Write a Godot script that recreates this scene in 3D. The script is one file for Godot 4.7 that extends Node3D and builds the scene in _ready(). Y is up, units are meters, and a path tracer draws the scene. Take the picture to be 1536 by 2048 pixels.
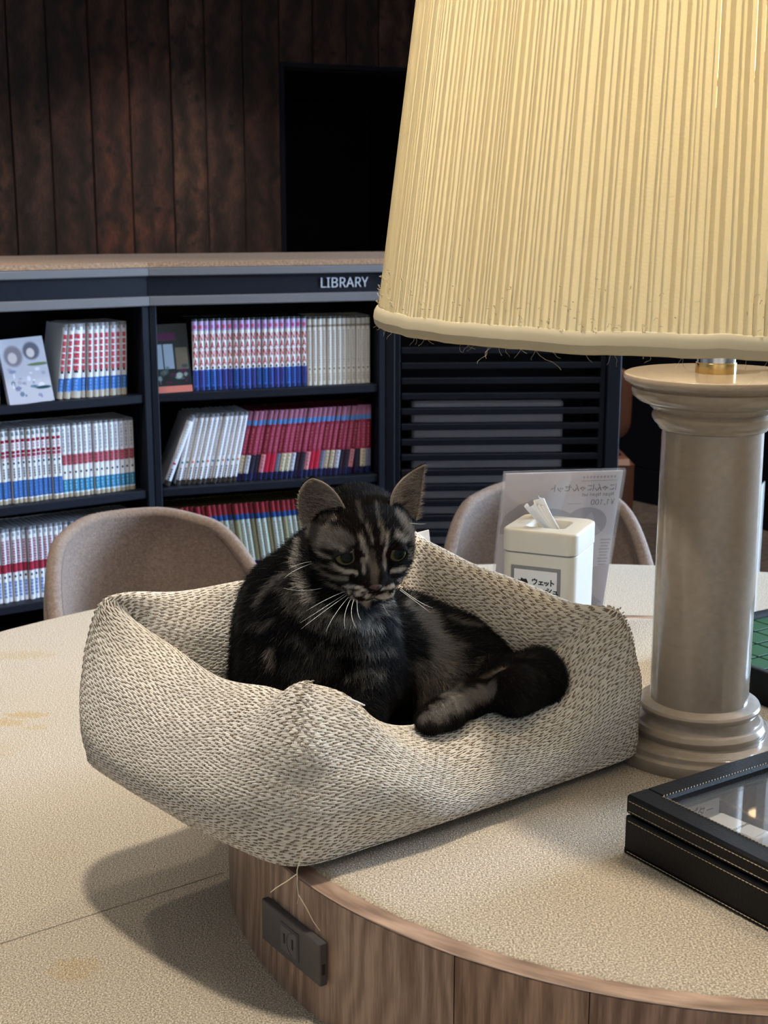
extends Node3D

# Lengths in metres. P is the height of the plinth's top; the room's floor is y = 0.
const P := 0.812
const TABLE := 0.701
const EYE := Vector3(0, 1.322, 0)
const FOCAL := 2750.0
const PITCH := 0.2164208
const HUB := Vector3(0.302, 0, -1.25)
const LEAF := 0.4515

var M := {}
var rng := RandomNumberGenerator.new()
var taken := {}


class Shape:
	var v := PackedVector3Array()
	var n := PackedVector3Array()
	var uv := PackedVector2Array()
	var uv2 := PackedVector2Array()
	var col := PackedColorArray()
	var ix := PackedInt32Array()
	var tinted := false

	func vert(p: Vector3, nn: Vector3, t := Vector2.ZERO, c := Color.WHITE) -> int:
		v.append(p)
		n.append(nn)
		uv.append(t)
		col.append(c)
		return v.size() - 1

	func tri(a: int, b: int, c: int) -> void:
		var g := (v[b] - v[a]).cross(v[c] - v[a])
		if g.dot(n[a] + n[b] + n[c]) > 0.0:
			ix.append_array([a, c, b])
		else:
			ix.append_array([a, b, c])

	func face(pts: Array, out_dir: Vector3, uvs := [], c := Color.WHITE) -> void:
		var p0: Vector3 = pts[0]
		var p1: Vector3 = pts[1]
		var p2: Vector3 = pts[2]
		var nn := (p1 - p0).cross(p2 - p0).normalized()
		if nn.dot(out_dir) < 0.0:
			nn = -nn
		var first := v.size()
		for i in pts.size():
			vert(pts[i], nn, uvs[i] if uvs.size() else Vector2.ZERO, c)
		for i in range(1, pts.size() - 1):
			tri(first, first + i, first + i + 1)

	func box(center: Vector3, size: Vector3, c := 0.0, b := Basis.IDENTITY) -> void:
		var h := size * 0.5
		c = minf(c, minf(h.x, minf(h.y, h.z)) * 0.9)
		var at := func(sx: int, sy: int, sz: int, axis: int) -> Vector3:
			var s := Vector3(sx, sy, sz)
			var p := Vector3.ZERO
			for k in 3:
				p[k] = s[k] * (h[k] if k == axis or c == 0.0 else h[k] - c)
			return center + b * p
		for axis in 3:
			var o1 := (axis + 1) % 3
			var o2 := (axis + 2) % 3
			for sg in [-1, 1]:
				var pts := []
				var uvs := []
				for q in [[-1, -1], [1, -1], [1, 1], [-1, 1]]:
					var s := [0, 0, 0]
					s[axis] = sg
					s[o1] = q[0]
					s[o2] = q[1]
					var p: Vector3 = at.call(s[0], s[1], s[2], axis)
					pts.append(p)
					var l := Vector3(s[0], s[1], s[2]) * h
					uvs.append(Vector2(l.z, -l.y) if axis == 0 else Vector2(l.x, l.z) if axis == 1 else Vector2(l.x, -l.y))
				var d := Vector3.ZERO
				d[axis] = sg
				face(pts, b * d, uvs)
		if c == 0.0:
			return
		for axis in 3:
			var o1 := (axis + 1) % 3
			var o2 := (axis + 2) % 3
			for s1 in [-1, 1]:
				for s2 in [-1, 1]:
					var lo := [0, 0, 0]
					lo[axis] = -1
					lo[o1] = s1
					lo[o2] = s2
					var hi := lo.duplicate()
					hi[axis] = 1
					var d := Vector3.ZERO
					d[o1] = s1
					d[o2] = s2
					face([at.call(lo[0], lo[1], lo[2], o1), at.call(hi[0], hi[1], hi[2], o1), at.call(hi[0], hi[1], hi[2], o2), at.call(lo[0], lo[1], lo[2], o2)], b * d)
		for sx in [-1, 1]:
			for sy in [-1, 1]:
				for sz in [-1, 1]:
					face([at.call(sx, sy, sz, 0), at.call(sx, sy, sz, 1), at.call(sx, sy, sz, 2)], b * Vector3(sx, sy, sz))

	func grid(nu: int, nv: int, f: Callable, wrap := false, side := 1.0, uv_scale := Vector2.ONE) -> void:
		# f(u, v) for u, v in 0..1; smooth normals; wrap closes u
		var p := PackedVector3Array()
		p.resize((nu + 1) * (nv + 1))
		for j in nv + 1:
			for i in nu + 1:
				p[j * (nu + 1) + i] = f.call(float(i) / nu, float(j) / nv)
		var first := v.size()
		var w := nu + 1
		for j in nv + 1:
			for i in w:
				var a := p[j * w + (i + 1 if i < nu else (1 if wrap else i))]
				var b := p[j * w + (i - 1 if i > 0 else (nu - 1 if wrap else i))]
				var c := p[mini(j + 1, nv) * w + i]
				var d := p[maxi(j - 1, 0) * w + i]
				var nn := (a - b).cross(c - d)
				if nn.length() < 1e-12:
					nn = (p[mini(j + 2, nv) * w + i] - p[maxi(j - 2, 0) * w + i]).cross(a - b) * -1.0
				if nn.length() < 1e-12:
					nn = Vector3.UP
				var t := Vector2(float(i) / nu, float(j) / nv)
				vert(p[j * w + i], nn.normalized() * side, t * uv_scale)
		for j in nv:
			for i in nu:
				var a := first + j * w + i
				if side > 0:
					ix.append_array([a, a + w, a + 1, a + 1, a + w, a + w + 1])
				else:
					ix.append_array([a, a + 1, a + w, a + 1, a + w + 1, a + w])

	func lathe(profile: Array, segs: int, center := Vector3.ZERO, from := 0.0, to := TAU) -> void:
		# profile of Vector2(radius, height), outside on the right when going up
		var m := profile.size() - 1
		grid(segs, m, func(u: float, t: float) -> Vector3:
			var q: Vector2 = profile[int(round(t * m))]
			var a := lerpf(from, to, u)
			return center + Vector3(q.x * cos(a), q.y, q.x * sin(a)), absf(to - from) > 6.28, -1.0)

	func tube(pts: Array, radii: Array, segs := 6, tip := Color.WHITE) -> void:
		var count := pts.size()
		var first := v.size()
		var side := Vector3.ZERO
		for i in count:
			var d: Vector3 = (pts[mini(i + 1, count - 1)] - pts[maxi(i - 1, 0)]).normalized()
			if side == Vector3.ZERO:
				side = d.cross(Vector3.UP if absf(d.y) < 0.9 else Vector3.RIGHT).normalized()
			side = (side - d * side.dot(d)).normalized()
			var up := d.cross(side)
			var r: float = radii[mini(i, radii.size() - 1)]
			for k in segs:
				var a := TAU * k / segs
				var nn := side * cos(a) + up * sin(a)
				vert(pts[i] + nn * r, nn, Vector2(float(k) / segs, float(i) / (count - 1)), tip)
		for i in count - 1:
			for k in segs:
				var a := first + i * segs + k
				var b := first + i * segs + (k + 1) % segs
				tri(a, b, a + segs)
				tri(b, b + segs, a + segs)
		for e in [0, count - 1]:
			var d2: Vector3 = (pts[0] - pts[1]) if e == 0 else (pts[count - 1] - pts[count - 2])
			var ring := []
			for k in segs:
				ring.append(v[first + e * segs + k])
			face(ring, d2, [], tip)

	func prism(outline: Array, origin: Vector3, right: Vector3, up: Vector3, depth: float) -> void:
		# a flat outline (Vector2, any simple polygon) with thickness, its front towards right x up
		var ahead := right.cross(up).normalized()
		var pk := PackedVector2Array(outline)
		var t := Geometry2D.triangulate_polygon(pk)
		for s in [1, -1]:
			var first := v.size()
			for q in pk:
				vert(origin + right * q.x + up * q.y + ahead * (depth * 0.5 * s), ahead * s, Vector2(q.x, -q.y))
			for i in range(0, t.size(), 3):
				tri(first + t[i], first + t[i + 1], first + t[i + 2])
		var mid := Vector2.ZERO
		var turn := 0.0
		for i in pk.size():
			var q := pk[i]
			var r := pk[(i + 1) % pk.size()]
			turn += q.x * r.y - r.x * q.y
		for i in pk.size():
			var q := pk[i]
			var r := pk[(i + 1) % pk.size()]
			var e := (r - q).normalized()
			var o := Vector2(e.y, -e.x) * (1.0 if turn > 0 else -1.0)
			var a := origin + right * q.x + up * q.y
			var b := origin + right * r.x + up * r.y
			face([a + ahead * depth * 0.5, b + ahead * depth * 0.5, b - ahead * depth * 0.5, a - ahead * depth * 0.5], right * o.x + up * o.y)

	func mesh() -> ArrayMesh:
		var a := []
		a.resize(Mesh.ARRAY_MAX)
		a[Mesh.ARRAY_VERTEX] = v
		a[Mesh.ARRAY_NORMAL] = n
		a[Mesh.ARRAY_TEX_UV] = uv
		if uv2.size() == v.size():
			a[Mesh.ARRAY_TEX_UV2] = uv2
		if tinted:
			a[Mesh.ARRAY_COLOR] = col
		a[Mesh.ARRAY_INDEX] = ix
		var m := ArrayMesh.new()
		m.add_surface_from_arrays(Mesh.PRIMITIVE_TRIANGLES, a)
		return m


# ---------------------------------------------------------------- naming and placing

func numbered(called: String) -> String:
	taken[called] = taken.get(called, -1) + 1
	return called if taken[called] == 0 else "%s_%03d" % [called, taken[called]]


func thing(called: String, label: String, category: String, where := Vector3.ZERO, group := "") -> Node3D:
	var o := Node3D.new()
	o.name = numbered(called)
	add_child(o)
	o.position = where
	tag(o, label, category, group)
	return o


func tag(o: Node3D, label: String, category := "", group := "", kind := "") -> void:
	o.set_meta("label", label)
	if category:
		o.set_meta("category", category)
	if group:
		o.set_meta("group", group)
	if kind:
		o.set_meta("kind", kind)


func obj(called: String, mesh, material: Material, parent: Node3D = null) -> MeshInstance3D:
	var o := MeshInstance3D.new()
	o.name = called if parent else numbered(called)
	o.mesh = mesh.mesh() if mesh is Shape else mesh
	o.material_override = material
	o.cast_shadow = GeometryInstance3D.SHADOW_CASTING_SETTING_ON
	(parent if parent else self).add_child(o, true)
	return o


func structure(called: String, mesh, material: Material, label: String) -> MeshInstance3D:
	var o := obj(called, mesh, material)
	tag(o, label, "", "", "structure")
	return o


func swarm(called: String, mesh: Mesh, material: Material, where: Array, tints: PackedColorArray, parent: Node3D) -> MultiMeshInstance3D:
	var mm := MultiMesh.new()
	mm.transform_format = MultiMesh.TRANSFORM_3D
	mm.use_colors = true
	mm.mesh = mesh
	mm.instance_count = where.size()
	for i in where.size():
		mm.set_instance_transform(i, where[i])
		mm.set_instance_color(i, tints[i])
	var o := MultiMeshInstance3D.new()
	o.name = called
	o.multimesh = mm
	o.material_override = material
	o.set_meta("kind", "stuff")
	parent.add_child(o, true)
	return o


func ray(u: float, v: float) -> Vector3:
	return Vector3((u - 768.0) / FOCAL, -(v - 1024.0) / FOCAL, -1.0).rotated(Vector3.RIGHT, -PITCH)


func at(u: float, v: float, d: float) -> Vector3:
	var r := ray(u, v)
	return EYE + r * (d / -r.z)


func on(u: float, v: float, y: float) -> Vector3:
	var r := ray(u, v)
	return EYE + r * ((y - EYE.y) / r.y)


# ---------------------------------------------------------------- materials

func mat(called: String, c: Color, rough := 0.6, metal := 0.0) -> StandardMaterial3D:
	var m := StandardMaterial3D.new()
	m.resource_name = called
	m.albedo_color = c
	m.roughness = rough
	m.metallic = metal
	M[called] = m
	return m


func noise_tex(freq: float, octaves: int, a: Color, b: Color, size := 512, kind := FastNoiseLite.TYPE_SIMPLEX_SMOOTH, sd := 1) -> NoiseTexture2D:
	var f := FastNoiseLite.new()
	f.seed = sd
	f.noise_type = kind
	f.frequency = freq
	f.fractal_octaves = octaves
	var t := NoiseTexture2D.new()
	t.width = size
	t.height = size
	t.seamless = true
	t.noise = f
	var g := Gradient.new()
	g.offsets = PackedFloat32Array([0.15, 0.85])
	g.colors = PackedColorArray([a, b])
	t.color_ramp = g
	return t


func grain(w: int, h: int, sd: int, dark: Color, light: Color, ring: float, knots := 0, swirl := 0.13) -> ImageTexture:
	# wood, its fibres along the picture's height
	var f := FastNoiseLite.new()
	f.seed = sd
	f.frequency = 1.0
	f.noise_type = FastNoiseLite.TYPE_SIMPLEX_SMOOTH
	f.fractal_octaves = 3
	var r := RandomNumberGenerator.new()
	r.seed = sd
	var spots := []
	for k in knots:
		spots.append(Vector3(r.randf(), r.randf(), r.randf_range(0.008, 0.022)))
	var im := Image.create(w, h, false, Image.FORMAT_RGB8)
	for y in h:
		var t := float(y) / h
		for x in w:
			var s := float(x) / w
			# the two ends of the picture run into each other
			var q := cos(t * TAU) * 0.45
			var q2 := sin(t * TAU) * 0.45
			var warp := f.get_noise_3d(s * 2.5, q, q2)
			var lines := sin((s * ring + warp * ring * swirl) * TAU)
			var fine := f.get_noise_3d(s * 90.0, q * 6.0, q2 * 6.0 + 9.0)
			var pores := f.get_noise_3d(s * 240.0, q * 20.0 + 5.0, q2 * 20.0)
			var k := 0.5 + 0.26 * lines + 0.42 * fine + 0.25 * pores + 0.35 * f.get_noise_3d(s * 1.2 + 20.0, q, q2)
			for p in spots:
				var dx: float = (s - p.x) / p.z
				var dy: float = (t - p.y) / (p.z * 1.3) * float(h) / w
				k -= 0.75 * exp(-(dx * dx + dy * dy))
			im.set_pixel(x, y, dark.lerp(light, clampf(k, 0.0, 1.0)))
	return ImageTexture.create_from_image(im)


func cover(m: StandardMaterial3D, t: Texture2D, scale: float, local := true) -> void:
	m.albedo_texture = t
	m.uv1_triplanar = true
	m.uv1_world_triplanar = not local
	m.uv1_scale = Vector3.ONE * scale


func relief(m: StandardMaterial3D, t: Texture2D, depth: float) -> void:
	m.heightmap_enabled = true
	m.heightmap_texture = t
	m.heightmap_scale = depth


func make_materials() -> void:
	var m := mat("carpet", Color(1, 1, 1), 0.95)
	cover(m, noise_tex(0.20, 3, Color(0.41, 0.366, 0.305), Color(0.87, 0.81, 0.715), 1024, FastNoiseLite.TYPE_PERLIN, 5), 3.2, false)
	relief(m, noise_tex(0.24, 2, Color.BLACK, Color.WHITE, 1024, FastNoiseLite.TYPE_PERLIN, 9), 0.06)
	m.rim_enabled = true
	m.rim = 0.25
	m = mat("counter_carpet", Color(0.95, 0.85, 0.78), 0.95)
	cover(m, noise_tex(0.085, 3, Color(0.50, 0.44, 0.37), Color(0.78, 0.69, 0.59), 512, FastNoiseLite.TYPE_SIMPLEX_SMOOTH, 6), 3.2, false)
	m = mat("floor_carpet", Color(1, 1, 1), 0.95)
	cover(m, noise_tex(0.02, 4, Color(0.30, 0.26, 0.24), Color(0.42, 0.37, 0.34), 512), 2.0, false)
	var veneer := grain(1024, 256, 11, Color(0.40, 0.31, 0.25), Color(0.66, 0.55, 0.47), 22.0)
	for k in 3:
		m = mat("veneer_%d" % k, [Color(1, 1, 1), Color(0.90, 0.86, 0.86), Color(1.03, 1.0, 0.97)][k], 0.45)
		m.albedo_texture = veneer
		m.uv1_offset = Vector3([0.0, 0.37, 0.71][k], 0, 0)
		m.uv1_scale = Vector3(2.6, 2.6, 1)
	m = mat("veneer_trim", Color(1.0, 1.0, 1.0), 0.5)
	m.albedo_texture = veneer
	m.uv1_scale = Vector3(2.0, 0.6, 1)
	var boards := grain(512, 512, 23, Color(0.10, 0.06, 0.046), Color(0.36, 0.25, 0.20), 7.0, 14, 0.10)
	for k in 5:
		m = mat("plank_%d" % k, [Color(0.95, 0.83, 0.79), Color(0.86, 0.76, 0.74), Color(1.0, 0.97, 0.95), Color(0.95, 0.78, 0.72), Color(0.90, 0.87, 0.87)][k], 0.75)
		cover(m, boards, 1.5)
		m.uv1_offset = Vector3(k * 0.213, k * 0.37, k * 0.431)
	m = mat("navy", Color(0.058, 0.070, 0.110), 0.55)
	m.metallic_specular = 0.3
	relief(m, noise_tex(0.05, 3, Color.BLACK, Color.WHITE, 256), 0.02)
	m.uv1_triplanar = true
	m.uv1_scale = Vector3.ONE * 2.0
	mat("joint", Color(0.44, 0.40, 0.34), 0.95)
	mat("grey_trim", Color(0.39, 0.38, 0.385), 0.6)
	mat("letters", Color(0.78, 0.80, 0.84), 0.35, 0.3)
	mat("heater", Color(0.66, 0.67, 0.72), 0.55)
	m = mat("chair_cloth", Color(1, 1, 1), 0.9)
	cover(m, noise_tex(0.16, 4, Color(0.40, 0.33, 0.29), Color(0.58, 0.50, 0.44), 512, FastNoiseLite.TYPE_VALUE, 3), 6.0)
	relief(m, noise_tex(0.2, 2, Color.BLACK, Color.WHITE, 512), 0.06)
	m.rim_enabled = true
	m.rim = 0.1
	mat("chair_wood", Color(0.55, 0.40, 0.27), 0.5)
	m = mat("brown_leather", Color(0.46, 0.29, 0.22), 0.5)
	m = mat("cream_lacquer", Color(1, 1, 1), 0.15)
	cover(m, noise_tex(0.03, 5, Color(0.545, 0.495, 0.44), Color(0.585, 0.535, 0.48), 512, FastNoiseLite.TYPE_SIMPLEX_SMOOTH, 8), 6.0)
	m = mat("brass", Color(0.80, 0.67, 0.42), 0.16, 1.0)
	mat("chrome", Color(0.72, 0.70, 0.68), 0.06, 1.0)
	m = mat("shade_cloth", Color(1, 1, 1), 0.9)
	m.albedo_color = Color(0.82, 0.765, 0.63)
	m.backlight_enabled = true
	m.backlight = Color(0.95, 0.91, 0.78)
	relief(m, noise_tex(0.25, 2, Color.BLACK, Color.WHITE, 256), 0.02)
	m.uv1_triplanar = true
	m.uv1_scale = Vector3.ONE * 6.0
	m = mat("shade_tape", Color(0.74, 0.685, 0.56), 0.85)
	m.backlight_enabled = true
	m.backlight = Color(0.25, 0.22, 0.15)
	mat("thread", Color(0.78, 0.72, 0.61), 0.9)
	mat("outlet_plate", Color(0.27, 0.26, 0.26), 0.4)
	mat("outlet_face", Color(0.33, 0.32, 0.32), 0.35)
	mat("black", Color(0.02, 0.02, 0.022), 0.5)
	m = mat("bed_cloth", Color(0.50, 0.43, 0.35), 0.95)
	m = mat("yarn", Color(1, 1, 1), 0.95)
	m.metallic_specular = 0.2
	m.vertex_color_use_as_albedo = true
	m.rim_enabled = true
	m.rim = 0.2
	m = mat("fur", Color(1, 1, 1), 0.7)
	m.vertex_color_use_as_albedo = true
	m.metallic_specular = 0.16
	m = mat("skin", Color(1, 1, 1), 0.85)
	m.metallic_specular = 0.15
	m.vertex_color_use_as_albedo = true
	m = mat("eyeball", Color(1, 1, 1), 0.25)
	m.metallic_specular = 0.12
	m.vertex_color_use_as_albedo = true
	m.clearcoat_enabled = true
	m.clearcoat = 0.15
	m.clearcoat_roughness = 0.05
	mat("nose_skin", Color(0.20, 0.125, 0.112), 0.5)
	m = mat("whisker", Color(0.92, 0.92, 0.90), 0.4)
	m = mat("plastic_white", Color(0.80, 0.77, 0.71), 0.38)
	mat("plastic_grey", Color(0.47, 0.46, 0.45), 0.5)
	mat("paper", Color(0.86, 0.85, 0.84), 0.8)
	mat("ink", Color(0.05, 0.05, 0.05), 0.7)
	m = mat("tissue", Color(0.95, 0.95, 0.96), 0.9)
	m.backlight_enabled = true
	m.backlight = Color(0.5, 0.5, 0.5)
	mat("sign_paper", Color(0.74, 0.72, 0.76), 0.7)
	mat("sign_mid", Color(0.60, 0.58, 0.62), 0.7)
	mat("sign_pale", Color(0.68, 0.65, 0.69), 0.7)
	mat("sign_ink", Color(0.48, 0.46, 0.50), 0.7)
	m = mat("acrylic", Color(0.95, 0.96, 1.0, 0.06), 0.03)
	m.transparency = BaseMaterial3D.TRANSPARENCY_ALPHA
	m = mat("glass", Color(0.95, 0.97, 1.0, 0.05), 0.02)
	m.transparency = BaseMaterial3D.TRANSPARENCY_ALPHA
	m = mat("leather_navy", Color(0.026, 0.029, 0.050), 0.45)
	m.metallic_specular = 0.35
	relief(m, noise_tex(0.12, 3, Color.BLACK, Color.WHITE, 512, FastNoiseLite.TYPE_CELLULAR), 0.012)
	m.uv1_triplanar = true
	m.uv1_scale = Vector3.ONE * 8.0
	mat("stitch", Color(0.74, 0.66, 0.55), 0.8)
	m = mat("suede", Color(1, 1, 1), 0.95)
	cover(m, noise_tex(0.08, 3, Color(0.36, 0.29, 0.24), Color(0.47, 0.39, 0.33), 256), 6.0)
	mat("plug_white", Color(0.88, 0.87, 0.84), 0.3)
	m = mat("board_green", Color(0.03, 0.26, 0.13), 0.35)
	m = mat("disc_green", Color(0.02, 0.30, 0.15), 0.12)
	m = mat("board_black", Color(0.015, 0.015, 0.02), 0.5)
	m.metallic_specular = 0.25
	mat("plaster", Color(0.84, 0.82, 0.79), 0.9)
	mat("plaster_dark", Color(0.15, 0.13, 0.13), 0.9)
	mat("window_frame", Color(0.12, 0.12, 0.13), 0.5)
	mat("pages", Color(0.80, 0.76, 0.66), 0.9)
	m = mat("lamp_glow", Color(1, 0.9, 0.75), 0.5)
	m.emission_enabled = true
	m.emission = Color(1.0, 0.86, 0.66)
	m.emission_energy_multiplier = 6.0


func along(u: float, v: float, a: Vector3, yaw: float) -> float:
	# how far along a line at a (turned by yaw) the column of pixels u meets it
	var r := ray(u, v)
	var d := Vector3(cos(yaw), 0, -sin(yaw))
	var det := r.x * -d.z + d.x * r.z
	return (r.x * (a.z) - r.z * (a.x)) / det


func downlight(x: float, z: float, energy: float, angle: float, label: String) -> void:
	var t := thing("ceiling_downlight", label, "light", Vector3(x, 2.75, z), "recessed ceiling downlights")
	var ring := Shape.new()
	ring.lathe([Vector2(0.045, 0.0), Vector2(0.045, -0.002), Vector2(0.06, -0.008), Vector2(0.07, -0.006), Vector2(0.072, 0.0)], 24)
	obj("ring", ring, M.plastic_white, t)
	var disc := Shape.new()
	disc.lathe([Vector2(0.0, -0.003), Vector2(0.044, -0.003)], 20)
	obj("lamp_lens", disc, M.lamp_glow, t)
	var l := SpotLight3D.new()
	l.name = "beam"
	t.add_child(l)
	l.position = Vector3(0, -0.02, 0)
	l.rotation.x = -PI / 2
	l.light_color = Color(1.0, 0.96, 0.90)
	l.light_energy = energy
	l.light_size = 0.06
	l.spot_angle = angle
	l.spot_angle_attenuation = 0.8
	l.spot_range = 12.0
	l.spot_attenuation = 2.0
	l.shadow_enabled = true


func build_light() -> void:
	var cam := Camera3D.new()
	cam.name = "camera"
	add_child(cam)
	cam.position = EYE
	cam.rotation.x = -PITCH
	cam.fov = rad_to_deg(2.0 * atan(1024.0 / FOCAL))
	cam.near = 0.05
	var lens := CameraAttributesPhysical.new()
	lens.frustum_focal_length = 50.0
	lens.exposure_aperture = 20.0
	lens.frustum_focus_distance = 1.22
	cam.attributes = lens
	cam.fov = rad_to_deg(2.0 * atan(1024.0 / FOCAL))
	cam.current = true
	var env := Environment.new()
	env.background_mode = Environment.BG_SKY
	var sky := Sky.new()
	var air := ProceduralSkyMaterial.new()
	air.sky_top_color = Color(0.55, 0.68, 0.90)
	air.sky_horizon_color = Color(0.80, 0.87, 0.96)
	air.ground_bottom_color = Color(0.30, 0.31, 0.33)
	air.ground_horizon_color = Color(0.62, 0.66, 0.70)
	air.sky_energy_multiplier = 2.0
	sky.sky_material = air
	env.sky = sky
	env.tonemap_mode = Environment.TONE_MAPPER_LINEAR
	env.tonemap_exposure = 0.86
	env.sdfgi_enabled = true
	env.ssao_enabled = true
	env.ssil_enabled = true
	var world := WorldEnvironment.new()
	world.name = "world"
	world.environment = env
	add_child(world)
	# daylight through the window
	for w in [[-3.58, 1.1]]:
		var a := AreaLight3D.new()
		a.name = "window_daylight"
		add_child(a)
		a.area_size = Vector2(w[1], 1.5)
		a.position = Vector3(4.36, 1.75, w[0])
		a.rotation.y = PI / 2
		a.light_color = Color(0.74, 0.86, 1.0)
		a.light_energy = 62.0
		a.area_range = 14.0
		a.area_attenuation = 2.0
		a.shadow_enabled = true
	downlight(-0.20, -1.08, 3.9, 42.0, "warm recessed downlight in the ceiling straight above the pet bed")
	downlight(-1.5, -0.2, 2.2, 45.0, "warm recessed downlight in the ceiling above the carpeted table's edge")
	downlight(1.3, -0.2, 2.6, 45.0, "warm recessed downlight in the ceiling above the black glass-lidded case")
	downlight(-1.2, -2.35, 3.6, 48.0, "warm recessed downlight in the ceiling before the bookcase with the cover-out book")
	downlight(0.35, -2.45, 2.1, 48.0, "warm recessed downlight in the ceiling before the slatted cabinet")
	downlight(-2.2, -4.3, 5.0, 48.0, "warm recessed downlight in the ceiling close to the planked wall")
	downlight(-0.6, -5.2, 5.0, 48.0, "warm recessed downlight in the ceiling by the dark doorway")
	downlight(1.5, -5.1, 3.5, 48.0, "warm recessed downlight in the ceiling above the brown leather bench")
	downlight(-0.8, 1.4, 13.0, 50.0, "warm recessed downlight in the ceiling behind the seats")
	downlight(1.6, 1.4, 13.0, 50.0, "warm recessed downlight in the ceiling near the window wall")


func build_room() -> void:
	var s := Shape.new()
	s.box(Vector3(0, -0.05, -3.9), Vector3(9.8, 0.1, 13.0))
	structure("floor", s, M.floor_carpet, "brown grey carpeted floor of the cafe room")
	s = Shape.new()
	s.box(Vector3(0, 2.80, -3.9), Vector3(9.8, 0.1, 13.0))
	structure("ceiling", s, M.plaster, "pale plastered ceiling with recessed downlights")
	s = Shape.new()
	s.box(Vector3(-4.7, 1.4, -3.1), Vector3(0.1, 2.9, 11.4))
	structure("wall_left", s, M.plaster, "pale plastered wall of the room")
	s = Shape.new()
	s.box(Vector3(0, 1.4, 2.5), Vector3(9.8, 2.9, 0.1))
	structure("wall_front", s, M.plaster, "pale plastered wall behind the viewer")
	# the wall with the windows
	s = Shape.new()
	s.box(Vector3(4.45, 0.5, -3.1), Vector3(0.1, 1.0, 11.4))
	s.box(Vector3(4.45, 2.65, -3.1), Vector3(0.1, 0.3, 11.4))
	s.box(Vector3(4.45, 1.75, -0.215), Vector3(0.1, 1.5, 5.63))
	s.box(Vector3(4.45, 1.75, -6.465), Vector3(0.1, 1.5, 4.67))
	structure("wall_right", s, M.plaster, "pale plastered wall pierced by one window")
	var win := Node3D.new()
	win.name = "window_1"
	add_child(win)
	tag(win, "two-pane window with dark frame letting daylight into the room", "", "", "structure")
	for k in 3:
		var f := Shape.new()
		f.box(Vector3(4.45, 1.75, -4.105 + k * 0.525), Vector3(0.06, 1.5, 0.05), 0.005)
		obj("window_frame", f, M.window_frame, win)
	for y in [1.025, 2.475]:
		var f := Shape.new()
		f.box(Vector3(4.45, y, -3.58), Vector3(0.06, 0.05, 1.1), 0.005)
		obj("window_frame", f, M.window_frame, win)
	for k in 2:
		var f := Shape.new()
		f.box(Vector3(4.45, 1.75, -3.8425 + k * 0.525), Vector3(0.004, 1.42, 0.475))
		obj("pane", f, M.glass, win)
	s = Shape.new()
	s.box(Vector3(2.83, 1.4, -4.25), Vector3(3.16, 2.9, 0.1))
	structure("wall_partition", s, M.plaster, "pale plastered partition reaching out from the window wall")
	# the planked wall, standing askew, with a dark doorway
	var yaw := deg_to_rad(25.0)
	var back := Node3D.new()
	back.name = "wall_back"
	add_child(back)
	var w0 := at(565, 500, 6.2)
	back.position = Vector3(w0.x, 0, w0.z)
	back.rotation.y = yaw
	tag(back, "wall of dark reddish brown vertical wooden planks", "", "", "structure")
	s = Shape.new()
	s.box(Vector3(-2.6, 1.4, -0.12), Vector3(5.2, 2.8, 0.1))
	s.box(Vector3(0.65, 2.36, -0.12), Vector3(1.3, 0.88, 0.1))
	s.box(Vector3(3.55, 1.4, -0.12), Vector3(4.5, 2.8, 0.1))
	obj("backing", s, M.black, back)
	var head: float = at(565, 133, 6.2).y
	var widths := [0.165, 0.17, 0.15, 0.18, 0.16, 0.17, 0.155]
	var meshes := {}
	var x := 0.0
	var k := 0
	while x > -5.2:
		var w: float = widths[k % 7]
		if not meshes.has(w):
			var b := Shape.new()
			b.box(Vector3(0, 1.4, 0), Vector3(w - 0.004, 2.8, 0.022), 0.003)
			meshes[w] = b.mesh()
		var o := obj("plank", meshes[w], M["plank_%d" % ((k * 3 + 1) % 5)], back)
		o.position = Vector3(x - w * 0.5, 0, -0.012 - 0.003 * (k % 2))
		x -= w
		k += 1
	x = 1.26
	while x < 5.6:
		var w: float = widths[k % 7]
		var o := obj("plank", meshes[w], M["plank_%d" % ((k * 3 + 1) % 5)], back)
		o.position = Vector3(x + w * 0.5, 0, -0.012 - 0.003 * (k % 2))
		x += w
		k += 1
	x = 0.0
	while x < 1.25:
		var w := 0.1575
		var b := Shape.new()
		b.box(Vector3(0, (head + 2.8) * 0.5, 0), Vector3(w - 0.004, 2.8 - head, 0.022), 0.003)
		var o := obj("plank", b, M["plank_%d" % (k % 5)], back)
		o.position = Vector3(x + w * 0.5, 0, -0.012 - 0.003 * (k % 2))
		x += w
		k += 1
	# the doorway: reveal, lintel and the dark passage behind
	var door := Node3D.new()
	door.name = "door_1"
	add_child(door)
	door.transform = back.transform
	tag(door, "dark doorway with a navy reveal in the planked wall", "", "", "structure")
	s = Shape.new()
	s.box(Vector3(0.01, head * 0.5, -0.9), Vector3(0.02, head, 1.8))
	obj("door_frame", s, M.navy, door)
	s = Shape.new()
	s.box(Vector3(1.25, head * 0.5, -0.9), Vector3(0.02, head, 1.8))
	obj("door_frame", s, M.navy, door)
	s = Shape.new()
	s.box(Vector3(0.63, head + 0.01, -0.9), Vector3(1.26, 0.02, 1.8))
	obj("lintel", s, M.navy, door)
	s = Shape.new()
	s.box(Vector3(0.63, head * 0.5, -1.82), Vector3(1.26, head + 0.04, 0.04))
	obj("door_panel", s, M.navy, door)


# ---------------------------------------------------------------- library shelves

const CORNER := Vector3(-0.5521, 0, -3.25)
const YAW_LEFT := 0.5934119
const YAW_RIGHT := 0.3490659
const YAW_SLATS := 0.0523599


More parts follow.
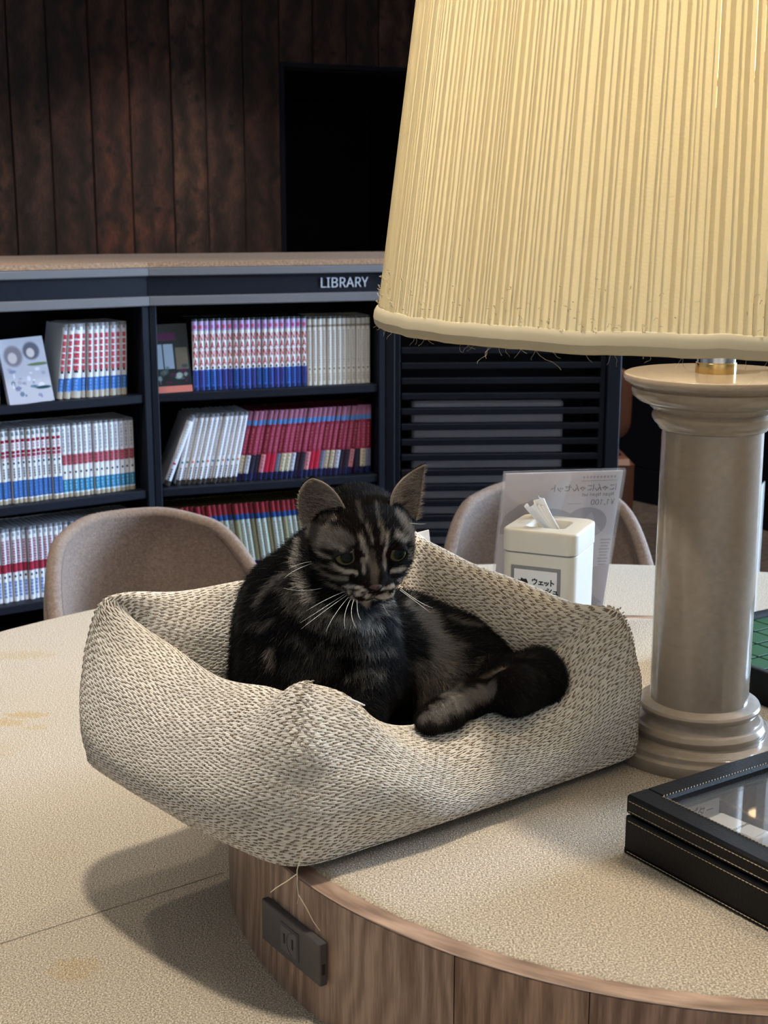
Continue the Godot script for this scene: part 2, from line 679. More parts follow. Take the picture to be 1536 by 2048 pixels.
func unit_frame(t: Node3D, w: float) -> void:
	# carcass and header of one bookcase, its front on local z = 0
	var top := P + 0.366
	for x in [0.009, w - 0.009]:
		var s := Shape.new()
		s.box(Vector3(x, (P + 0.290) * 0.5, -0.16), Vector3(0.018, P + 0.290, 0.32), 0.002)
		obj("side_panel", s, M.navy, t)
	var back := Shape.new()
	back.box(Vector3(w * 0.5, (P + 0.29) * 0.5, -0.312), Vector3(w - 0.036, P + 0.29, 0.012))
	obj("back_panel", back, M.navy, t)
	for y in [0.081, -0.150, -0.382]:
		var s := Shape.new()
		s.box(Vector3(w * 0.5, P + y - 0.010, -0.155), Vector3(w - 0.037, 0.020, 0.30), 0.002)
		obj("shelf", s, M.navy, t)
	var s := Shape.new()
	s.box(Vector3(w * 0.5, 0.16, -0.17), Vector3(w - 0.037, 0.32, 0.28), 0.003)
	obj("plinth_drawer", s, M.navy, t)
	header(t, w)


func header(t: Node3D, w: float) -> void:
	var s := Shape.new()
	s.box(Vector3(w * 0.5, P + 0.3355, -0.155), Vector3(w, 0.047, 0.30))
	obj("header_board", s, M.navy, t)
	s = Shape.new()
	s.box(Vector3(w * 0.5, P + 0.301, -0.145), Vector3(w, 0.022, 0.31), 0.002)
	obj("trim_board", s, M.grey_trim, t)
	s = Shape.new()
	s.box(Vector3(w * 0.5, P + 0.3685, -0.145), Vector3(w, 0.019, 0.31), 0.002)
	obj("trim_board", s, M.grey_trim, t)


func build_shelves() -> void:
	var dl := Vector3(cos(YAW_LEFT), 0, -sin(YAW_LEFT))
	var dr := Vector3(cos(YAW_RIGHT), 0, -sin(YAW_RIGHT))
	var ds := Vector3(cos(YAW_SLATS), 0, -sin(YAW_SLATS))
	var wl := 0.80
	var wr := 0.5915
	var ws := 0.60
	var left := thing("bookcase", "navy three-shelf bookcase holding a cover-out white comic on its top shelf", "bookcase", CORNER - dl * wl, "navy library bookcases")
	left.rotation.y = YAW_LEFT
	unit_frame(left, wl)
	var right := thing("bookcase", "navy three-shelf bookcase under the LIBRARY lettering", "bookcase", CORNER, "navy library bookcases")
	right.rotation.y = YAW_RIGHT
	unit_frame(right, wr)
	var tm := TextMesh.new()
	tm.text = "LIBRARY"
	var font := SystemFont.new()
	font.font_names = PackedStringArray(["Droid Sans"])
	tm.font = font
	tm.font_size = 64
	tm.pixel_size = 0.00052
	tm.depth = 0.004
	var txt := obj("lettering", tm, M.letters, right)
	txt.position = Vector3(along(689, 568, CORNER, YAW_RIGHT), P + 0.3355, -0.004)
	txt.set_meta("label", "pale metal LIBRARY lettering")
	# the slatted cabinet
	var s0 := CORNER + dr * wr
	var cab := thing("slatted_cabinet", "navy cabinet with horizontal slats between two posts beside the bookcase", "cabinet", s0)
	cab.rotation.y = YAW_SLATS
	header(cab, ws)
	for x in [0.012, ws - 0.018]:
		var s := Shape.new()
		s.box(Vector3(x, (P + 0.29) * 0.5, -0.16), Vector3(0.024 if x < 0.1 else 0.036, P + 0.29, 0.32), 0.002)
		obj("post", s, M.navy, cab)
	for x in [0.0315, ws - 0.044]:
		var s := Shape.new()
		s.box(Vector3(x, (P + 0.29) * 0.5, -0.03), Vector3(0.013, P + 0.29, 0.03), 0.001)
		obj("stile", s, M.navy, cab)
	var back := Shape.new()
	back.box(Vector3(ws * 0.5, (P + 0.29) * 0.5, -0.30), Vector3(ws - 0.06, P + 0.29, 0.01))
	obj("back_panel", back, M.navy, cab)
	var slat := Shape.new()
	slat.box(Vector3.ZERO, Vector3(ws - 0.09, 0.0165, 0.03), 0.002)
	var slat_mesh := slat.mesh()
	for k in 24:
		var y: float = at(990, 703.5 + 30.75 * k, 3.45).y
		if y < 0.08:
			break
		var o := obj("slat", slat_mesh, M.navy, cab)
		o.position = Vector3(ws * 0.5 - 0.004, y, -0.03)
	var sh := Shape.new()
	sh.box(Vector3(ws * 0.5, 0.04, -0.15), Vector3(ws - 0.07, 0.08, 0.26), 0.003)
	obj("plinth_board", sh, M.navy, cab)
	var h := thing("fan_heater", "plain grey metal heater standing behind the cabinet slats", "heater", s0)
	h.rotation.y = YAW_SLATS
	var hx0 := along(826, 850, s0, YAW_SLATS) * 1.02
	var hx1 := along(1126, 850, s0, YAW_SLATS) * 1.02
	var hy: float = at(990, 803, 3.5).y
	var b := Shape.new()
	b.box(Vector3((hx0 + hx1) * 0.5, hy * 0.5 + 0.04, -0.115), Vector3(hx1 - hx0, hy - 0.08, 0.13), 0.006)
	obj("casing", b, M.heater, h)
	var g := Shape.new()
	g.box(Vector3((hx0 + hx1) * 0.5, hy - 0.006, -0.135), Vector3(hx1 - hx0 - 0.05, 0.008, 0.08), 0.002)
	obj("grille", g, M.navy, h)
	# the carpeted counter that runs over all three
	var zl := Vector3(sin(YAW_LEFT), 0, cos(YAW_LEFT))
	var zr := Vector3(sin(YAW_RIGHT), 0, cos(YAW_RIGHT))
	var zs := Vector3(sin(YAW_SLATS), 0, cos(YAW_SLATS))
	var e0 := CORNER - dl * wl
	var e3 := s0 + ds * ws
	var deep := -0.62
	var outline := []
	for p in [e0 + zl * 0.004, CORNER + zr * 0.004, s0 + zs * 0.004, e3 + zs * 0.004, e3 + zs * deep, s0 + zs * deep, CORNER + zr * deep, e0 + zl * deep]:
		outline.append(Vector2(p.x, -p.z))
	var top := Shape.new()
	top.prism(outline, Vector3(0, P + 0.385, 0), Vector3.RIGHT, Vector3.FORWARD, 0.012)
	var ct := obj("counter_top", top, M.counter_carpet)
	tag(ct, "beige carpeted counter top running over the bookcases and slatted cabinet", "counter")


# ---------------------------------------------------------------- books

func book_mesh(h: float, th: float, deep: float) -> ArrayMesh:
	# back edge of the shelf at -z; the rounded spine looks towards +z; u 0..0.5 is the spine, 0.5..1 the boards
	var s := Shape.new()
	var arc := []
	for k in 7:
		var a := lerpf(-1.0, 1.0, k / 6.0)
		arc.append(Vector2(a * th * 0.5, -0.0028 * a * a))
	for k in 6:
		var a: Vector2 = arc[k]
		var b: Vector2 = arc[k + 1]
		var first := s.v.size()
		for q in [a, b]:
			var nn := Vector3(q.x / (th * 0.5) * 0.75, 0, 1).normalized()
			for y in [0.0, h]:
				s.vert(Vector3(q.x, y, q.y), nn, Vector2((q.x / th + 0.5) * 0.5, 1.0 - y / h))
		s.tri(first, first + 1, first + 2)
		s.tri(first + 1, first + 2, first + 3)
	for sx in [-1.0, 1.0]:
		var x: float = sx * th * 0.5
		s.face([Vector3(x, 0, -0.0028), Vector3(x, h, -0.0028), Vector3(x, h, -deep), Vector3(x, 0, -deep)], Vector3(sx, 0, 0), [Vector2(0.55, 1), Vector2(0.55, 0), Vector2(0.98, 0), Vector2(0.98, 1)])
	var cover_edge := [Vector2(0.75, 0.5), Vector2(0.75, 0.5), Vector2(0.75, 0.5), Vector2(0.75, 0.5)]
	for y in [0.002, h - 0.002]:
		s.face([Vector3(-th * 0.5, y, -0.003), Vector3(th * 0.5, y, -0.003), Vector3(th * 0.5, y, -deep + 0.002), Vector3(-th * 0.5, y, -deep + 0.002)], Vector3(0, y - h * 0.5, 0), cover_edge)
	s.face([Vector3(-th * 0.5, 0, -deep + 0.002), Vector3(th * 0.5, 0, -deep + 0.002), Vector3(th * 0.5, h, -deep + 0.002), Vector3(-th * 0.5, h, -deep + 0.002)], Vector3(0, 0, -1), cover_edge)
	return s.mesh()


func spine(called: String, board: Color, bands: Array, marks: Array, sd: int) -> StandardMaterial3D:
	# bands: [from, to, colour]; marks: [from, to, colour, step, width 0..1, fill] rows of lettering
	var im := Image.create(48, 256, false, Image.FORMAT_RGB8)
	im.fill(board)
	var r := RandomNumberGenerator.new()
	r.seed = sd
	for b in bands:
		im.fill_rect(Rect2i(0, int(b[0] * 256), 24, int((b[1] - b[0]) * 256) + 1), b[2])
	for m in marks:
		var y: float = m[0] * 256
		while y < m[1] * 256:
			var wide: float = 24.0 * m[4]
			var tall: float = m[3] * 256 * 0.82
			for j in int(maxf(tall, 1)):
				for i in int(wide):
					if r.randf() < m[5]:
						var px := int(12 - wide * 0.5 + i)
						var py := int(y + j)
						if py < 256:
							im.set_pixel(px, py, m[2])
			y += m[3] * 256
	for y in 256:
		im.set_pixel(24, y, board)
	var t := ImageTexture.create_from_image(im)
	var m := mat(called, Color.WHITE, 0.16)
	m.albedo_texture = t
	return m


func letter_n(im: Image, y: int, c: Color) -> void:
	for j in 24:
		for w in 4:
			im.set_pixel(3 + w, y + j, c)
			im.set_pixel(17 + w, y + j, c)
			im.set_pixel(clampi(4 + w + int(j * 13.0 / 24), 0, 23), y + j, c)


func letter_a(im: Image, y: int, c: Color) -> void:
	for j in 24:
		for w in 4:
			im.set_pixel(clampi(10 - int(j * 8.0 / 24) + w, 0, 23), y + j, c)
			im.set_pixel(clampi(10 + int(j * 8.0 / 24) + w, 0, 23), y + j, c)
		if j > 13 and j < 18:
			for i in range(7, 17):
				im.set_pixel(i, y + j, c)


func make_spines() -> void:
	var white := Color(0.84, 0.84, 0.86)
	var cream := Color(0.80, 0.78, 0.74)
	# red capitals over a blue foot
	var blues := [Color(0.13, 0.27, 0.60), Color(0.11, 0.33, 0.66), Color(0.18, 0.22, 0.55)]
	for k in 3:
		var im := Image.create(48, 256, false, Image.FORMAT_RGB8)
		im.fill(Color(0.22, 0.24, 0.28))
		im.fill_rect(Rect2i(0, 0, 24, 256), white)
		im.fill_rect(Rect2i(0, 0, 24, 8), Color(0.10, 0.16, 0.15))
		im.fill_rect(Rect2i(0, 8, 24, 34), Color(0.72, 0.62, 0.80))
		im.fill_rect(Rect2i(5, 22, 14, 13), [Color(0.75, 0.30, 0.50), Color(0.70, 0.42, 0.66), Color(0.80, 0.34, 0.45)][k])
		var red := Color(0.66, 0.07, 0.10)
		letter_n(im, 54, red)
		letter_a(im, 84, red)
		letter_n(im, 114, red)
		letter_a(im, 144, red)
		im.fill_rect(Rect2i(8, 172, 8, 8), Color(0.10, 0.10, 0.25))
		im.fill_rect(Rect2i(0, 182, 24, 74), blues[k])
		for j in 6:
			im.fill_rect(Rect2i(8, 190 + j * 8, 8, 5), Color(0.08, 0.14, 0.35))
		im.fill_rect(Rect2i(4, 244, 16, 10), Color(0.10, 0.16, 0.34))
		var m := mat("spine_capitals_%d" % k, Color.WHITE, 0.2)
		m.albedo_texture = ImageTexture.create_from_image(im)
	var dk := Color(0.13, 0.13, 0.15)
	spine("spine_plain", cream, [[0.0, 0.03, Color(0.2, 0.22, 0.2)], [0.12, 0.15, Color(0.55, 0.5, 0.44)]], [[0.2, 0.70, Color(0.5, 0.5, 0.53), 0.035, 0.35, 0.6], [0.75, 0.78, dk, 0.03, 0.3, 0.9], [0.83, 0.95, Color(0.55, 0.50, 0.45), 0.04, 0.4, 0.6]], 3)
	for k in 4:
		var dot: Color = [Color(0.75, 0.15, 0.2), Color(0.1, 0.45, 0.62), Color(0.85, 0.4, 0.2), Color(0.25, 0.45, 0.4)][k]
		spine("spine_dotted_%d" % k, white, [[0.0, 0.05, Color(0.45, 0.45, 0.47)], [0.93, 1.0, Color(0.20, 0.18, 0.16)]], [[0.1, 0.6, Color(0.62, 0.63, 0.68), 0.04, 0.45, 0.6], [0.67, 0.70, dot, 0.035, 0.5, 1.0], [0.76, 0.92, Color(0.25, 0.25, 0.32), 0.035, 0.35, 0.8]], 7 + k)
	var feet := [Color(0.80, 0.77, 0.66), Color(0.45, 0.46, 0.55), Color(0.78, 0.12, 0.25), Color(0.80, 0.52, 0.55), Color(0.12, 0.13, 0.2), Color(0.74, 0.75, 0.8)]
	for k in 6:
		var crimson := Color(0.46, 0.11, 0.18) if k % 2 else Color(0.58, 0.21, 0.31)
		spine("spine_crimson_%d" % k, Color(0.55, 0.2, 0.28), [[0.0, 0.14, Color(0.60, 0.38, 0.48)], [0.14, 0.21, Color(0.30, 0.48, 0.72)], [0.21, 0.64, crimson], [0.64, 0.90, feet[k]], [0.90, 1.0, Color(0.08, 0.11, 0.27)]], [[0.25, 0.6, Color(0.80, 0.45, 0.55), 0.045, 0.35, 0.45], [0.66, 0.88, Color(0.3, 0.25, 0.3), 0.05, 0.5, 0.35]], 20 + k)
	for k in 2:
		spine("spine_golden_%d" % k, Color(0.5, 0.46, 0.3), [[0.0, 0.16, Color(0.52, 0.14, 0.18)], [0.16, 0.24, Color(0.12, 0.26, 0.50)], [0.24, 0.86, Color(0.52, 0.52, 0.42) if k else Color(0.66, 0.70, 0.68)], [0.86, 1.0, Color(0.09, 0.13, 0.33)]], [[0.3, 0.8, Color(0.46, 0.43, 0.30), 0.04, 0.4, 0.5]], 31 + k)
	spine("spine_red_text", white, [[0.0, 0.04, Color(0.5, 0.5, 0.5)], [0.73, 0.91, Color(0.16, 0.38, 0.66)], [0.91, 1.0, Color(0.68, 0.64, 0.58)]], [[0.05, 0.1, dk, 0.05, 0.5, 0.5], [0.14, 0.6, Color(0.68, 0.14, 0.20), 0.085, 0.62, 0.85], [0.63, 0.67, dk, 0.04, 0.45, 1.0], [0.75, 0.89, Color(0.55, 0.68, 0.86), 0.045, 0.4, 0.6]], 41)
	spine("spine_red_blocks", white, [[0.0, 0.03, Color(0.45, 0.45, 0.45)], [0.70, 0.93, Color(0.17, 0.36, 0.62)], [0.95, 1.0, Color(0.65, 0.6, 0.52)]], [[0.05, 0.12, Color(0.3, 0.36, 0.34), 0.07, 0.6, 0.7], [0.15, 0.20, Color(0.58, 0.08, 0.16), 0.05, 0.75, 1.0], [0.21, 0.28, Color(0.72, 0.45, 0.48), 0.035, 0.5, 0.6], [0.30, 0.355, Color(0.58, 0.08, 0.16), 0.05, 0.75, 1.0], [0.37, 0.42, Color(0.72, 0.40, 0.42), 0.03, 0.5, 0.6], [0.45, 0.48, dk, 0.035, 0.4, 1.0], [0.53, 0.66, Color(0.25, 0.25, 0.27), 0.035, 0.4, 0.8], [0.72, 0.90, Color(0.5, 0.62, 0.8), 0.04, 0.35, 0.5]], 43)
	spine("spine_teal_foot", white, [[0.0, 0.03, Color(0.45, 0.45, 0.45)], [0.42, 0.56, Color(0.70, 0.42, 0.46)], [0.76, 0.93, Color(0.16, 0.46, 0.62)], [0.95, 1.0, Color(0.62, 0.58, 0.5)]], [[0.07, 0.35, Color(0.45, 0.44, 0.5), 0.045, 0.4, 0.6], [0.43, 0.55, Color(0.55, 0.10, 0.16), 0.05, 0.6, 0.6], [0.65, 0.68, dk, 0.035, 0.4, 1.0], [0.78, 0.92, Color(0.6, 0.78, 0.86), 0.045, 0.35, 0.6]], 47)
	spine("spine_dense_red", white, [[0.0, 0.04, Color(0.5, 0.5, 0.52)], [0.48, 0.60, Color(0.62, 0.16, 0.24)]], [[0.06, 0.12, Color(0.4, 0.4, 0.42), 0.06, 0.5, 0.6], [0.16, 0.5, Color(0.52, 0.10, 0.20), 0.035, 0.6, 0.7], [0.64, 0.68, dk, 0.04, 0.4, 1.0], [0.72, 0.92, Color(0.20, 0.36, 0.64), 0.045, 0.6, 0.75]], 53)


func shelve(unit_at: Vector3, yaw: float, from: float, to: float, y: float, count: int, h: float, mats: Array, lean0: float, lean1: float, label: String, group: String, called := "comic_book", set_back := 0.03) -> void:
	# books side by side from one place along the shelf to another, leaning by so many degrees
	var pitch := (to - from) / count
	var b := Basis(Vector3.UP, yaw)
	var th := pitch * cos(deg_to_rad(maxf(absf(lean0), absf(lean1)))) * 0.93
	var mesh := book_mesh(h, th, 0.113)
	for k in count:
		var lean := -deg_to_rad(lerpf(lean0, lean1, float(k) / maxi(count - 1, 1)))
		var o := obj(called, mesh, mats[(k * 5 + k / 3) % mats.size()])
		var turn := b * Basis(Vector3(0, 0, 1), lean) * Basis(Vector3.UP, deg_to_rad(rng.randf_range(-1.2, 1.2)))
		var x := from + pitch * (k + 0.5) - sin(-lean) * 0.0
		o.transform = Transform3D(turn, unit_at + b * Vector3(x, y + 0.0005 + absf(sin(lean)) * th * 0.5, -set_back - rng.randf_range(0.0, 0.006)))
		tag(o, label, "book", group)


func face_out(unit_at: Vector3, yaw: float, x: float, y: float, w: float, h: float, pic: Image, label: String, tilt: float, roll: float) -> void:
	var b := Basis(Vector3.UP, yaw)
	var t := thing("comic_book", label, "book", unit_at + b * Vector3(x, y + 0.001, -0.012), "comics shown cover out")
	t.basis = b * Basis(Vector3.RIGHT, tilt) * Basis(Vector3(0, 0, 1), roll)
	var s := Shape.new()
	s.box(Vector3(0, h * 0.5, -0.008), Vector3(w - 0.004, h - 0.004, 0.010))
	obj("pages", s, M.pages, t)
	s = Shape.new()
	s.face([Vector3(-w * 0.5, 0, 0), Vector3(w * 0.5, 0, 0), Vector3(w * 0.5, h, 0), Vector3(-w * 0.5, h, 0)], Vector3(0, 0, 1), [Vector2(0, 1), Vector2(1, 1), Vector2(1, 0), Vector2(0, 0)])
	s.face([Vector3(-w * 0.5, 0, -0.016), Vector3(w * 0.5, 0, -0.016), Vector3(w * 0.5, h, -0.016), Vector3(-w * 0.5, h, -0.016)], Vector3(0, 0, -1), [Vector2(0, 1), Vector2(1, 1), Vector2(1, 0), Vector2(0, 0)])
	s.face([Vector3(-w * 0.5, 0, 0), Vector3(-w * 0.5, h, 0), Vector3(-w * 0.5, h, -0.016), Vector3(-w * 0.5, 0, -0.016)], Vector3(-1, 0, 0), [Vector2(0, 1), Vector2(0, 0), Vector2(0.05, 0), Vector2(0.05, 1)])
	var m := mat("jacket", Color.WHITE, 0.18)
	m.albedo_texture = ImageTexture.create_from_image(pic)
	obj("cover", s, m, t)


func blot(im: Image, cx: float, cy: float, rx: float, ry: float, c: Color, a := 1.0) -> void:
	for y in range(maxi(0, int(cy - ry)), mini(im.get_height(), int(cy + ry + 1))):
		for x in range(maxi(0, int(cx - rx)), mini(im.get_width(), int(cx + rx + 1))):
			var q := Vector2((x - cx) / rx, (y - cy) / ry).length()
			if q < 1.0:
				im.set_pixel(x, y, im.get_pixel(x, y).lerp(c, a * clampf((1.0 - q) * 4.0, 0, 1)))


func build_books() -> void:
	make_spines()
	var dl := Vector3(cos(YAW_LEFT), 0, -sin(YAW_LEFT))
	var left := CORNER
	var L := func(u: float, v: float) -> float: return along(u, v, CORNER, YAW_LEFT)
	var R := func(u: float, v: float) -> float: return along(u, v, CORNER, YAW_RIGHT)
	var y1 := P + 0.081
	var y2 := P - 0.150
	var y3 := P - 0.382
	# the bookcase under the lettering
	shelve(CORNER, YAW_RIGHT, R.call(390, 700), R.call(622, 700), y1, 20, 0.172, [M.spine_capitals_0, M.spine_capitals_1, M.spine_capitals_2], 0, 0, "white comic volume with red capitals over a blue foot, upright on the top shelf", "red-lettered volumes with blue feet")
	shelve(CORNER, YAW_RIGHT, R.call(622, 700), R.call(750, 700), y1, 13, 0.170, [M.spine_plain], 0, 0, "plain off-white comic volume with tiny print, upright beside the red-lettered set", "plain off-white volumes")
	shelve(CORNER, YAW_RIGHT, R.call(331, 980), R.call(346, 980), y2, 1, 0.176, [M.spine_dotted_0], 22, 22, "white comic volume with a red dot leaning alone at the end of its row", "white dotted volumes")
	shelve(CORNER, YAW_RIGHT, R.call(356, 980), R.call(480, 980), y2, 12, 0.176, [M.spine_dotted_1, M.spine_dotted_3, M.spine_dotted_2, M.spine_dotted_0], 14, 12, "white comic volume with one small coloured dot, leaning in the middle shelf row", "white dotted volumes")
	shelve(CORNER, YAW_RIGHT, R.call(480, 970), R.call(712, 970), y2, 23, 0.176, [M.spine_crimson_0, M.spine_crimson_1, M.spine_crimson_2, M.spine_crimson_3, M.spine_crimson_4, M.spine_crimson_5], 12, 9, "crimson comic volume with a light blue band and navy foot, leaning on the middle shelf", "crimson volumes")
	shelve(CORNER, YAW_RIGHT, R.call(716, 970), R.call(750, 970), y2, 3, 0.176, [M.spine_crimson_4, M.spine_crimson_1, M.spine_crimson_0], 4, 1, "dark crimson comic volume standing nearly upright at the end of the crimson row", "crimson volumes at the row's end")
	shelve(CORNER, YAW_RIGHT, R.call(352, 1160), R.call(745, 1160), y3, 38, 0.176, [M.spine_golden_0, M.spine_golden_1], -8, -6, "golden comic volume with red head, blue band and navy foot on the bottom shelf", "golden volumes")
	# the bookcase beside it
	shelve(left, YAW_LEFT, L.call(-150, 720), L.call(6, 720), y1, 11, 0.172, [M.spine_red_text], 2, 2, "white comic volume with red text and blue foot, past the cover-out comic", "red-text volumes past the cover-out comic")
	shelve(left, YAW_LEFT, L.call(124, 780), L.call(150, 780), y1, 2, 0.172, [M.spine_red_text], 8, 7, "white comic volume with red text and blue foot, leaning beside the cover-out white comic", "red-text volumes leaning")
	shelve(left, YAW_LEFT, L.call(150, 780), L.call(172, 780), y1, 1, 0.172, [M.spine_red_text], 5, 5, "white comic volume with red text standing between the leaning pair and the row", "red-text volumes loose")
	shelve(left, YAW_LEFT, L.call(172, 780), L.call(266, 780), y1, 8, 0.172, [M.spine_red_text], 3, 2, "white comic volume with red text and blue foot in the upright row", "red-text volumes upright")
	shelve(left, YAW_LEFT, L.call(-160, 980), L.call(137, 980), y2, 28, 0.174, [M.spine_red_blocks], 0, 0, "white comic volume with two red blocks and a blue foot on the middle shelf", "red-block volumes")
	shelve(left, YAW_LEFT, L.call(137, 980), L.call(284, 980), y2, 14, 0.174, [M.spine_teal_foot], 0, 0, "white comic volume with one red block and a teal foot on the middle shelf", "teal-footed volumes")
	shelve(left, YAW_LEFT, L.call(-130, 1180), L.call(292, 1180), y3, 40, 0.174, [M.spine_dense_red], -1, 1, "white comic volume with dense dark red lettering and blue print on the bottom shelf", "dense red volumes")
	# two comics shown with their covers
	var r := RandomNumberGenerator.new()
	r.seed = 71
	var im := Image.create(96, 144, false, Image.FORMAT_RGB8)
	im.fill(Color(0.66, 0.66, 0.70))
	blot(im, 26, 38, 22, 26, Color(0.36, 0.33, 0.36), 0.7)
	blot(im, 24, 42, 11, 14, Color(0.72, 0.68, 0.68))
	blot(im, 66, 30, 20, 22, Color(0.25, 0.25, 0.30), 0.8)
	blot(im, 64, 34, 10, 12, Color(0.74, 0.70, 0.70))
	blot(im, 76, 60, 26, 4, Color(0.32, 0.40, 0.26), 0.9)
	for k in 26:
		blot(im, r.randf_range(8, 90), r.randf_range(66, 138), r.randf_range(2, 9), r.randf_range(2, 8), [Color(0.42, 0.45, 0.56), Color(0.82, 0.82, 0.86), Color(0.55, 0.55, 0.62), Color(0.24, 0.34, 0.44)][k % 4], 0.7)
	blot(im, 78, 112, 18, 4, Color(0.12, 0.22, 0.26))
	face_out(left, YAW_LEFT, L.call(68, 790), y1, 0.105, 0.150, im, "white comic with grey drawings shown cover out, leaning back on the top shelf", -0.28, 0.05)
	im = Image.create(96, 144, false, Image.FORMAT_RGB8)
	im.fill(Color(0.09, 0.12, 0.14))
	im.fill_rect(Rect2i(6, 42, 24, 52), Color(0.50, 0.56, 0.62))
	im.fill_rect(Rect2i(33, 42, 24, 52), Color(0.50, 0.56, 0.62))
	im.fill_rect(Rect2i(62, 50, 30, 46), Color(0.34, 0.31, 0.27))
	im.fill_rect(Rect2i(6, 18, 60, 16), Color(0.26, 0.08, 0.22))
	for k in 22:
		blot(im, r.randf_range(4, 92), r.randf_range(88, 126), r.randf_range(2, 10), r.randf_range(2, 7), [Color(0.30, 0.36, 0.36), Color(0.12, 0.20, 0.24), Color(0.55, 0.62, 0.60), Color(0.30, 0.08, 0.22)][k % 4], 0.7)
	im.fill_rect(Rect2i(0, 130, 96, 14), Color(0.72, 0.42, 0.38))
	face_out(CORNER, YAW_RIGHT, R.call(349, 780), y1, 0.094, 0.165, im, "dark comic with pale window shapes and a salmon strip shown cover out", -0.25, 0.02)


# ---------------------------------------------------------------- table, plinth, outlet

func rim_disc(s: Shape, r: float, y: float, thick: float, ragged: float, segs := 220) -> void:
	# a disc with a soft rounded edge, ragged by so much
	var f := FastNoiseLite.new()
	f.seed = 4
	f.frequency = 60.0
	var prof := [Vector2(0, 0), Vector2(r - 0.05, 0), Vector2(r - 0.012, 0), Vector2(r - 0.004, -thick * 0.15), Vector2(r, -thick * 0.5), Vector2(r - 0.001, -thick)]
	s.grid(segs, 5, func(u: float, t: float) -> Vector3:
		var k := int(round(t * 5))
		var q: Vector2 = prof[k]
		var a := u * TAU
		var rr := q.x
		if k > 1:
			rr += ragged * f.get_noise_2d(cos(a) * r, sin(a) * r) * (0.4 if k == 2 else 1.0)
		return HUB + Vector3(rr * cos(a), y + q.y, rr * sin(a)), true, 1.0)


